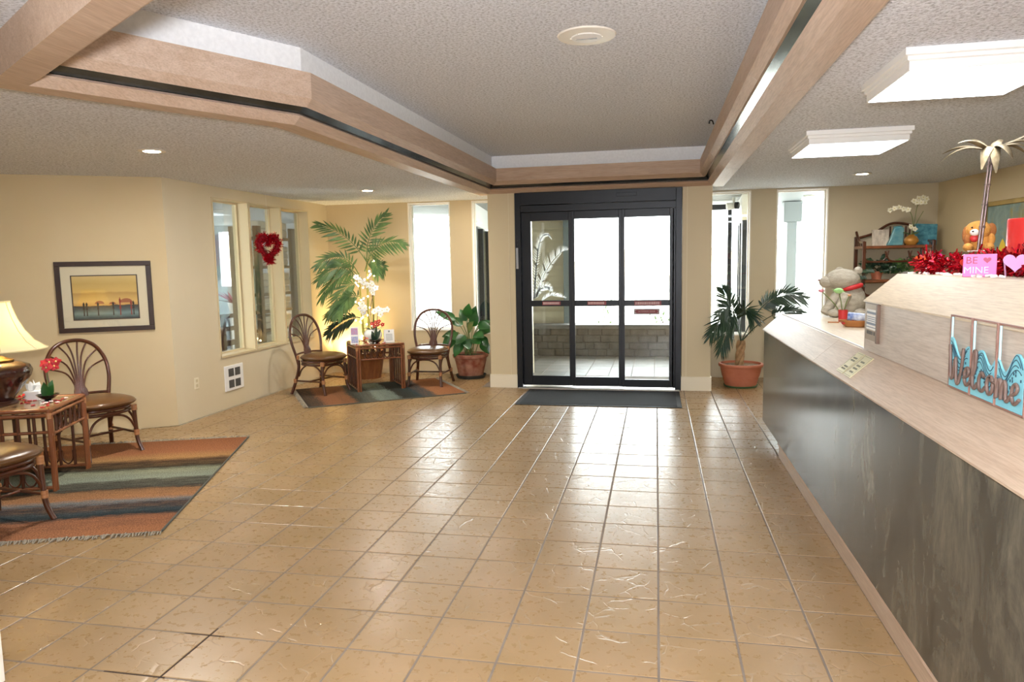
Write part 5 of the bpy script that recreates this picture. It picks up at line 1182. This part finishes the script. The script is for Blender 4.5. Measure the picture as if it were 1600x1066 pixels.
B().ball((-0.022, -0.048, 0.105), (0.024, 0.02, 0.019), 14, 9).obj('muzzle', mat('white_plush', '#eadfd6', rough=0.95), td, smooth=80)
blk = mat('bead_black', '#0d0b0a', rough=0.2)
B().ball((-0.03, -0.068, 0.11), (0.006, 0.004, 0.004), 8, 6).obj('nose', blk, td, smooth=80)
for x in (-0.035, 0.008): B().ball((x, -0.05, 0.132), 0.005, 8, 6).obj('eye', blk, td, smooth=80)
for x in (-0.05, 0.05): B().ball((x, -0.035, 0.024), (0.028, 0.04, 0.024), 14, 9).obj('foot', fur, td, smooth=80)
for x in (-0.055, 0.06): B().ball((x, -0.02, 0.065), (0.02, 0.024, 0.034), 12, 9).obj('arm', furd if x < 0 else fur, td, smooth=80)
rb = mat('red_ribbon', '#c22626', rough=0.5)
B().ball((-0.022, -0.045, 0.072), (0.022, 0.012, 0.02), 12, 8).obj('bow', rb, td, smooth=80)
# metal palm tree
mp = thing('metal_palm', 'tall brass metal palm tree ornament on the raised counter', 'ornament', (1.548, 3.896, TT), math.atan2(tou.y, tou.x))
pew = mat('antique_metal', '#5f523c', '#8a7c62', 0.42, metal=0.85, scale=25); polem = mat('pole_metal', '#7a6a68', '#94807a', 0.35, metal=0.8, scale=20)
pp_ = [(0.004+0.03*(t/8), 0, 0.106+0.475*(t/8)) for t in range(9)]
B().box(-0.045, 0.045, -0.03, 0.03, 0.1065, 0.112).obj('base', polem, mp, bevel=0.002)
for dx in (-0.006, 0.006): B().tube([(x+dx, y, z) for x, y, z in pp_], 0.0055, 8).obj('trunk', polem, mp, smooth=60)
for t in (2, 3.8, 5.4, 7): i = int(t); p = Vector(pp_[i]).lerp(Vector(pp_[i+1]), t-i); B().tube([(p.x, p.y, p.z-0.004), (p.x, p.y, p.z+0.004)], 0.014, 8).obj('collar', polem, mp, smooth=40)
top = Vector(pp_[-1])
for k, (a, L_, dz, w_) in enumerate(((0.1, 0.24, 0.05, 0.04), (0.6, 0.17, -0.05, 0.045), (1.3, 0.15, 0.03, 0.045), (2.1, 0.18, 0.05, 0.04), (2.8, 0.22, -0.02, 0.04), (3.3, 0.22, -0.08, 0.035), (3.9, 0.19, 0.0, 0.04), (4.4, 0.12, -0.13, 0.05), (4.9, 0.11, -0.15, 0.05), (5.4, 0.13, -0.09, 0.05), (5.9, 0.2, -0.09, 0.04), (6.2, 0.17, -0.02, 0.045))):
    d = Vector((math.cos(a), math.sin(a), 0)); b = B(); vs_ = []; n = 9
    for i in range(n+1):
        t = i/n; c = top+d*L_*t+Vector((0, 0, 0.055*math.sin(t*math.pi*0.75)+dz*t*t)); w0 = w_*math.sin(math.pi*(0.12+0.86*t))**0.8; s_ = Vector((-d.y, d.x, 0))
        vs_ += [c-s_*w0/2-Vector((0, 0, w0*0.22)), c, c+s_*w0/2-Vector((0, 0, w0*0.22))]
    b.add(vs_, [f for i in range(n) for f in ((3*i, 3*i+3, 3*i+4, 3*i+1), (3*i+1, 3*i+4, 3*i+5, 3*i+2))]).obj('frond', pew, mp, smooth=60)
# red pillar candle
cd = thing('pillar_candle', 'tall red pillar candle on the raised counter', 'candle', (1.53, 3.37, TT))
B().lathe([(0.0, 0.0), (0.078, 0.0), (0.08, 0.003), (0.08, 0.232), (0.076, 0.238), (0.066, 0.238), (0.062, 0.230), (0.0, 0.226)], 36).obj('wax', mat('red_wax', '#d6332c', '#c92a28', 0.35, scale=4, sub=0.15), cd, smooth=40)
B().tube([(0, 0, 0.226), (0.002, 0, 0.248)], 0.002, 6).obj('wick', blk, cd)
ph = thing('heart_glasses', 'pink heart-shaped party glasses leaning on the tinsel', 'glasses', (1.37, 3.0, TT+0.06), math.atan2(tou.y, tou.x))
lilac = mat('lilac_plastic', '#d3a0cf', rough=0.35)
for x in (-0.045, 0.045): B().prism(heart(0.04), 0, 0.004, frame_m((x, 0, 0), (1, 0, 0), (0, -0.35, 0.94))).obj('lens_heart', lilac, ph)
B().tube([(-0.012, -0.004, 0.012), (0.012, -0.004, 0.012)], 0.004, 6).obj('bridge', lilac, ph)
for x in (-0.08, 0.08): B().tube([(x, 0, 0), (x*0.9, 0.08, -0.055)], 0.003, 6).obj('temple', lilac, ph)
cw2 = B().prism(heart(0.013), 0, 0.008).obj('candy_heart', bpy.data.materials['candy_white']); tag(cw2, 'white candy heart along the edge of the raised counter', 'candy', 'candy hearts on the raised counter'); cw2.location = (1.275, 3.98, TT+0.001)
for k in range(26):
    o = shared(cw2); o.location = (1.27+rnd.uniform(0, 0.05), 4.0-1.05*k/26+rnd.uniform(-.02, .02), TT+0.001); o.rotation_euler = (rnd.uniform(-.3, .3), rnd.uniform(-.3, .3), rnd.uniform(0, 6))

# ---------------------------------------------------------------- things on the worktop
wz = 1.0805
lamb = mat('oatmeal_plush', '#9f9582', '#b6ac98', 0.95, scale=14, stretch=(1, 3, 3), bump=0.8, bscale=60, bdist=0.01)
pd = thing('plush_dog', 'large oatmeal plush animal with a red collar sitting on the counter', 'plush toy', (1.54, 6.30, wz), math.atan2(tou.y, tou.x)+0.12)
B().ball((0.03, 0.02, 0.13), (0.115, 0.11, 0.145), 22, 14).obj('body', lamb, pd, smooth=80)
B().ball((-0.035, -0.02, 0.305), (0.135, 0.10, 0.088), 22, 14).obj('head', lamb, pd, smooth=80)
B().ball((-0.15, -0.04, 0.285), (0.06, 0.055, 0.05), 16, 10).obj('snout', lamb, pd, smooth=80)
for x, y in ((0.08, 0.03), (-0.06, 0.06)): B().ball((x, y, 0.375), (0.035, 0.02, 0.032), 12, 8).obj('ear', lamb, pd, smooth=80)
B().tube([(0.075*math.cos(a)+0.03, 0.08*math.sin(a), 0.237+0.02*math.cos(a)) for a in [2*math.pi*i/20 for i in range(21)]], 0.020, 8, False).obj('collar', rb, pd, smooth=60)
for s_, e in (((-0.05, -0.05, 0.20), (-0.16, -0.12, 0.03)), ((0.0, -0.08, 0.18), (-0.06, -0.16, 0.03))): B().tube([s_, Vector(s_).lerp(Vector(e), 0.5), e], [0.045, 0.04, 0.036], 10).obj('foreleg', lamb, pd, smooth=80)
for x, y in ((-0.08, -0.15), (0.11, -0.08)): B().ball((x, y, 0.035), (0.055, 0.06, 0.035), 14, 9).obj('paw', lamb, pd, smooth=80)
B().ball((-0.208, -0.055, 0.30), (0.012, 0.014, 0.010), 8, 6).obj('nose', mat('plush_nose', '#8d6a62', rough=0.6), pd, smooth=80)
bt = thing('wooden_boat_bowl', 'boat-shaped wooden bowl of sweets on the counter', 'bowl', (1.36, 5.32, wz), math.atan2(tou.y, tou.x))
bw = mat('bowl_wood', '#a56a38', '#b87c46', 0.4, scale=9, stretch=(0.3, 2, 2))
B().lathe([(0.0, 0.0), (0.55, 0.0), (0.7, 0.01), (1.0, 0.048), (0.96, 0.048), (0.68, 0.014), (0.0, 0.012)], 28, sx=0.105, sy=0.06).obj('bowl', bw, bt, smooth=50)
B().prism([(-0.10, -0.012), (-0.17, -0.018), (-0.175, 0.0), (-0.17, 0.018), (-0.10, 0.012)], 0.024, 0.034).obj('handle', bw, bt, bevel=0.002)
ro = thing('biscuit_roll', 'blue wrapped roll of sweets lying in the boat bowl', 'sweets', (1.385, 5.31, wz+0.062), math.atan2(tou.y, tou.x))
B().tube([(-0.07, 0.0, 0.012), (0.05, 0.0, 0.002)], 0.030, 16).obj('wrapper', mat('blue_wrap', '#3f5fa0', '#d8dfe8', 0.3, scale=16), ro, smooth=50)
B().tube([(0.05, 0, 0.002), (0.056, 0, 0.0015)], 0.031, 16).obj('end_cap', mat('blue_cap', '#27407c', rough=0.3), ro, smooth=40)
sc = ['#8c1f22', '#d9b24a', '#3a2418', '#b8322c', '#e6dccb', '#5a2a1c', '#a83038', '#caa35c']
for k in range(10):
    x, y = rnd.uniform(-0.075, 0.03), rnd.uniform(-0.035, 0.0)
    o = B().ball((0, 0, 0), (0.018, 0.010, 0.008), 10, 6).obj('wrapped_candy', mat('candy_wrap', sc[k % 8], rough=0.3), smooth=60)
    tag(o, 'foil wrapped candy in the boat bowl', 'candy', 'wrapped candies in the boat bowl')
    o.location = (1.36+tou.x*x-tou.y*y, 5.32+tou.y*x+tou.x*y, wz+0.028+0.006*(k % 3)); o.rotation_euler = (0, rnd.uniform(-.5, .5), rnd.uniform(0, 6))
fp = thing('flower_pens', 'red holder with green and pink flower pens on the counter', 'pen holder', (1.385, 5.75, wz))
B().lathe([(0.0, 0.0), (0.03, 0.0), (0.034, 0.09), (0.030, 0.09), (0.028, 0.01), (0.0, 0.01)], 18).obj('holder', rb, fp, smooth=40)
for e, m, nm in (((-0.035, 0, 0.235), mat('green_petal', '#a9d68c', rough=0.6), 0.055), ((-0.155, 0.02, 0.235), mat('pink_petal', '#dc8f98', rough=0.6), 0.035), ((0.04, -0.01, 0.2), mat('peach_petal', '#e2a97c', rough=0.6), 0.018)):
    B().tube(cat_pts([(0, 0, 0.02), (e[0]*0.35, e[1], 0.13), e], 4), 0.004, 6).obj('pen', stemG, fp)
    b = B()
    b.ball(e, (nm*0.62, nm*0.62, nm*0.38), 12, 8)
    for k in range(14): a = k*0.9; b.blade(e, Vector(e)+Vector((math.cos(a)*nm, math.sin(a)*nm, rnd.uniform(-.01, .02))), nm*0.5, (0, 0, 1), 0.1, 2)
    b.obj('flower_head', m, fp)

# ---------------------------------------------------------------- shelf unit in the far corner
es = thing('rattan_etagere', 'dark rattan shelf unit with scrolled sides in the far corner', 'shelf unit', (2.47, 9.36, 0))
Wd = 0.77; Dp = 0.36
for x in (0, Wd):
    B().box(x-0.02, x+0.02, -0.02, 0.02, 0, 1.755).obj('post', rat, es, bevel=0.006); B().box(x-0.02, x+0.02, Dp-0.02, Dp+0.02, 0, 1.93 if x else 1.82).obj('post', rat, es, bevel=0.006)
    B().tube(cat_pts([(x, 0, 1.745), (x, Dp*0.45, 1.75), (x, Dp*0.75, 1.80), (x, Dp, 1.88)], 4), 0.016, 8).obj('side_scroll', rat, es, smooth=60)
    for k in range(4): y = 0.05+0.075*k; B().tube([(x, y, 1.70), (x, y, 1.75+0.03*k*k/4)], 0.009, 6).obj('side_spindle', rat, es)
for z in (1.70, 1.29, 0.86, 0.42): B().box(-0.02, Wd+0.02, -0.01, Dp+0.01, z-0.035, z).obj('shelf', rat2, es, bevel=0.006)
B().tube(cat_pts([(0.0, Dp, 1.80), (0.2, Dp, 1.86), (0.38, Dp, 1.97), (0.56, Dp, 1.97), (0.77, Dp, 1.90)], 5), 0.016, 8).obj('back_crest', rat, es, smooth=60)
for k in range(9): x = 0.30+0.045*k; B().tube([(x, Dp, 1.70), (x, Dp, 1.94 if 1 < k < 7 else 1.90)], 0.010, 6).obj('back_spindle', rat, es)
for z in (1.655, 1.245):
    for k in range(3):
        x = 0.13+0.255*k
        B().tube(cat_pts([(x-0.11, 0, z-0.02), (x-0.12, 0, z-0.09), (x-0.07, 0, z-0.14), (x+0.07, 0, z-0.14), (x+0.12, 0, z-0.09), (x+0.11, 0, z-0.02)], 4), 0.009, 6).obj('fretwork_loop', rat, es)
    B().tube([(0, 0, z-0.15), (Wd, 0, z-0.15)], 0.011, 6).obj('fret_rail', rat, es)
ez = 1.7005
cv1 = mat('canvas_sand', '#a89a8a', '#d8cbb8', 0.7, scale=9, stretch=(3, 1, 1)); cv2 = mat('canvas_teal', '#2f6f82', '#5c9fae', 0.6, scale=8, stretch=(2, 1, 3)); cvt = mat('vase_teal', '#4f8d9a', '#7fb0b4', 0.25, scale=7, coat=0.4)
t = thing('canvas_art', 'square sand-coloured canvas leaning on the shelf unit', 'canvas', (2.71, 9.56, ez)); B().box(-0.095, 0.095, -0.012, 0.012, 0, 0.20, Matrix.Rotation(-0.15, 4, 'X')).obj('canvas', cv1, t, bevel=0.002); B().box(-0.085, 0.085, 0.012, 0.018, 0.01, 0.19, Matrix.Rotation(-0.15, 4, 'X')).obj('stretcher', W_['darkwood'], t)
t = thing('teal_vase', 'teal glazed slab vase on the shelf unit', 'vase', (2.87, 9.52, ez)); B().prism([(-0.11, 0), (0.075, 0), (0.08, 0.12), (0.085, 0.21), (0.06, 0.225), (-0.03, 0.215), (-0.045, 0.16), (-0.07, 0.08)], -0.03, 0.03, frame_m((0, 0, 0), (1, 0, 0), (0, 0, 1))).obj('vase_body', cvt, t, bevel=0.012); B().tube(cat_pts([(-0.03, 0, 0.217), (0.02, 0, 0.226), (0.06, 0, 0.226)], 4), 0.012, 8).obj('lip', cvt, t)
t = thing('canvas_art', 'teal swirl canvas leaning at the corner end of the shelf unit', 'canvas', (3.20, 9.53, ez)); B().box(-0.125, 0.125, -0.012, 0.012, 0, 0.255, Matrix.Rotation(-0.12, 4, 'X') @ Matrix.Rotation(0.05, 4, 'Y')).obj('canvas', cv2, t, bevel=0.002); B().box(-0.115, 0.115, 0.012, 0.018, 0.01, 0.245, Matrix.Rotation(-0.12, 4, 'X')).obj('stretcher', W_['darkwood'], t)
so_ = thing('cream_orchid', 'cream orchid in a round gold pot on the shelf unit', 'orchid', (3.01, 9.42, ez))
B().lathe([(0.0, 0.0), (0.05, 0.0), (0.078, 0.035), (0.082, 0.06), (0.06, 0.10), (0.035, 0.112), (0.03, 0.125), (0.022, 0.125), (0.0, 0.115)], 28).obj('pot', mat('gold_pot', '#a8712c', '#c08a40', 0.35, metal=0.3, scale=6), so_, smooth=50)
for s_ in ([(0, 0, 0.12), (0.01, 0, 0.28), (-0.03, 0, 0.40), (-0.14, -0.02, 0.44), (-0.26, -0.03, 0.42)], [(0, 0, 0.12), (0.03, 0, 0.3), (0.05, 0, 0.45), (0.10, 0, 0.55)], [(0, 0, 0.12), (0.06, 0, 0.28), (0.12, 0, 0.40)]): B().tube(cat_pts(s_, 5), 0.004, 6).obj('stem', stemG, so_)
for c in ((-0.26, -0.03, 0.42), (-0.21, -0.04, 0.44), (-0.16, -0.04, 0.45), (-0.11, -0.04, 0.43), (-0.06, -0.04, 0.42), (0.0, -0.04, 0.52), (0.05, -0.04, 0.55), (0.10, -0.04, 0.56), (0.14, -0.03, 0.54), (0.08, -0.05, 0.50), (0.03, -0.05, 0.50), (0.12, -0.04, 0.50), (-0.02, -0.03, 0.22), (0.02, -0.04, 0.19)): bloom(so_, c, 0.038, (rnd.uniform(-.5, .4), -1, .2), petc)
for a in (0.4, 2.6, 3.6): B().blade((0, 0, 0.11), (0.1*math.cos(a), 0.06*math.sin(a), 0.17), 0.045, (0, -0.4, 1), 0.2, 4).obj('leaf', leafA, so_)
for k, (x, sp_, lab) in enumerate(((2.66, 0.20, 'trailing ivy in a pot spilling over the post end of the shelf unit'), (3.00, 0.22, 'bushy pothos with pale leaves in the middle of the shelf unit'))):
    t = thing('potted_ivy', lab, 'potted plant', (x, 9.50, 1.2905))
    B().lathe([(0.0, 0.0), (0.05, 0.0), (0.07, 0.10), (0.065, 0.10), (0.0, 0.09)], 18).obj('pot', (W_['white'] if k else terra), t, smooth=40)
    b = B()
    for q in range(130):
        a = rnd.uniform(0, 6.28); r_ = rnd.uniform(0.03, sp_); z = 0.10+rnd.uniform(0, 0.2)*(1-r_/sp_*0.6); p = Vector((r_*math.cos(a), r_*0.5*math.sin(a)-0.03, z)); b.blade(p, p+Vector((0.06*math.cos(a)+rnd.uniform(-.03, .03), -0.03, rnd.uniform(-.04, .04))), 0.045, (0.1, -0.8, 0.6), 0.1, 3)
    for q in range(5 if not k else 2):
        x0 = -0.16-0.02*q if not k else 0.1*q; pts = cat_pts([(0, -0.05, 0.12), (x0*0.7, -0.2, 0.14), (x0-0.06, -0.22, -0.05), (x0-0.03, -0.22, -0.25-0.04*q)], 5); b.tube(pts, 0.003, 5)
        for p in pts[6::2]: b.blade(p, p+Vector((rnd.choice((-1, 1))*0.055, -0.02, -0.03)), 0.042, (0, -1, 0.3), 0.1, 3)
    b.obj('foliage', leafD if not k else leafA, t)
# painting on the side wall
pu = math.atan2(-RWD.y, -RWD.x)
pt = thing('wall_painting', 'large teal abstract painting with a yellow surfboard and gold frame', 'painting', RW0+RWD*2.05+Vector((0, 0, 1.27)), math.atan2(RWD.y, RWD.x))
def paint_mat():
    t = NT('surf_painting'); t.b.inputs['Roughness'].default_value = 0.55
    n1 = t.noise(t.coord('Object', (1.5, 1, 1)), 2.2, 6, 0.65, 0.6); n2 = t.noise(t.coord('Object', (4, 1, 1)), 3, 5, 0.7)
    c = t.ramp(n1, [(0.3, lin('#56706c')), (0.5, lin('#7f948c')), (0.62, lin('#9a8e54')), (0.72, lin('#708a88'))]).outputs[0]
    c = t.mix(t.ramp(n2, [(0.5, (0, 0, 0, 1)), (0.7, (0.5, 0.5, 0.5, 1))]).outputs[0], c, lin('#a9b8b0')); t.base(c); return t.m
PW, PH = 1.9, 0.86
B().box(-PW/2+0.04, PW/2-0.04, -0.03, -0.012, 0.04, PH-0.04).obj('canvas', paint_mat(), pt)
gold = mat('gold_frame', '#a48a4c', '#b89c5c', 0.4, metal=0.3, scale=6)
for x0, x1, z0, z1 in ((-PW/2, PW/2, 0, 0.05), (-PW/2, PW/2, PH-0.05, PH), (-PW/2, -PW/2+0.05, 0.05, PH-0.05), (PW/2-0.05, PW/2, 0.05, PH-0.05)): B().box(x0, x1, -0.055, -0.002, z0, z1).obj('frame_rail', gold, pt, bevel=0.006)
yl = mat('surf_yellow', '#e0b81c', '#eac83a', 0.5, scale=6)
for x, h in ((-0.60, 0.36), (0.1, 0.34)): B().prism([(0.07*math.sin(math.pi*i/10)**0.8*(1 if i <= 10 else -1) if False else 0.075*math.sin(math.pi*i/10)**0.8, h*i/10) for i in range(11)]+[(-0.075*math.sin(math.pi*i/10)**0.8, h*i/10) for i in range(9, 0, -1)], 0, 0.004, frame_m((x, -0.0302, 0.10), (1, 0, 0), (0, 0, 1))).obj('painted_surfboard', yl, pt)
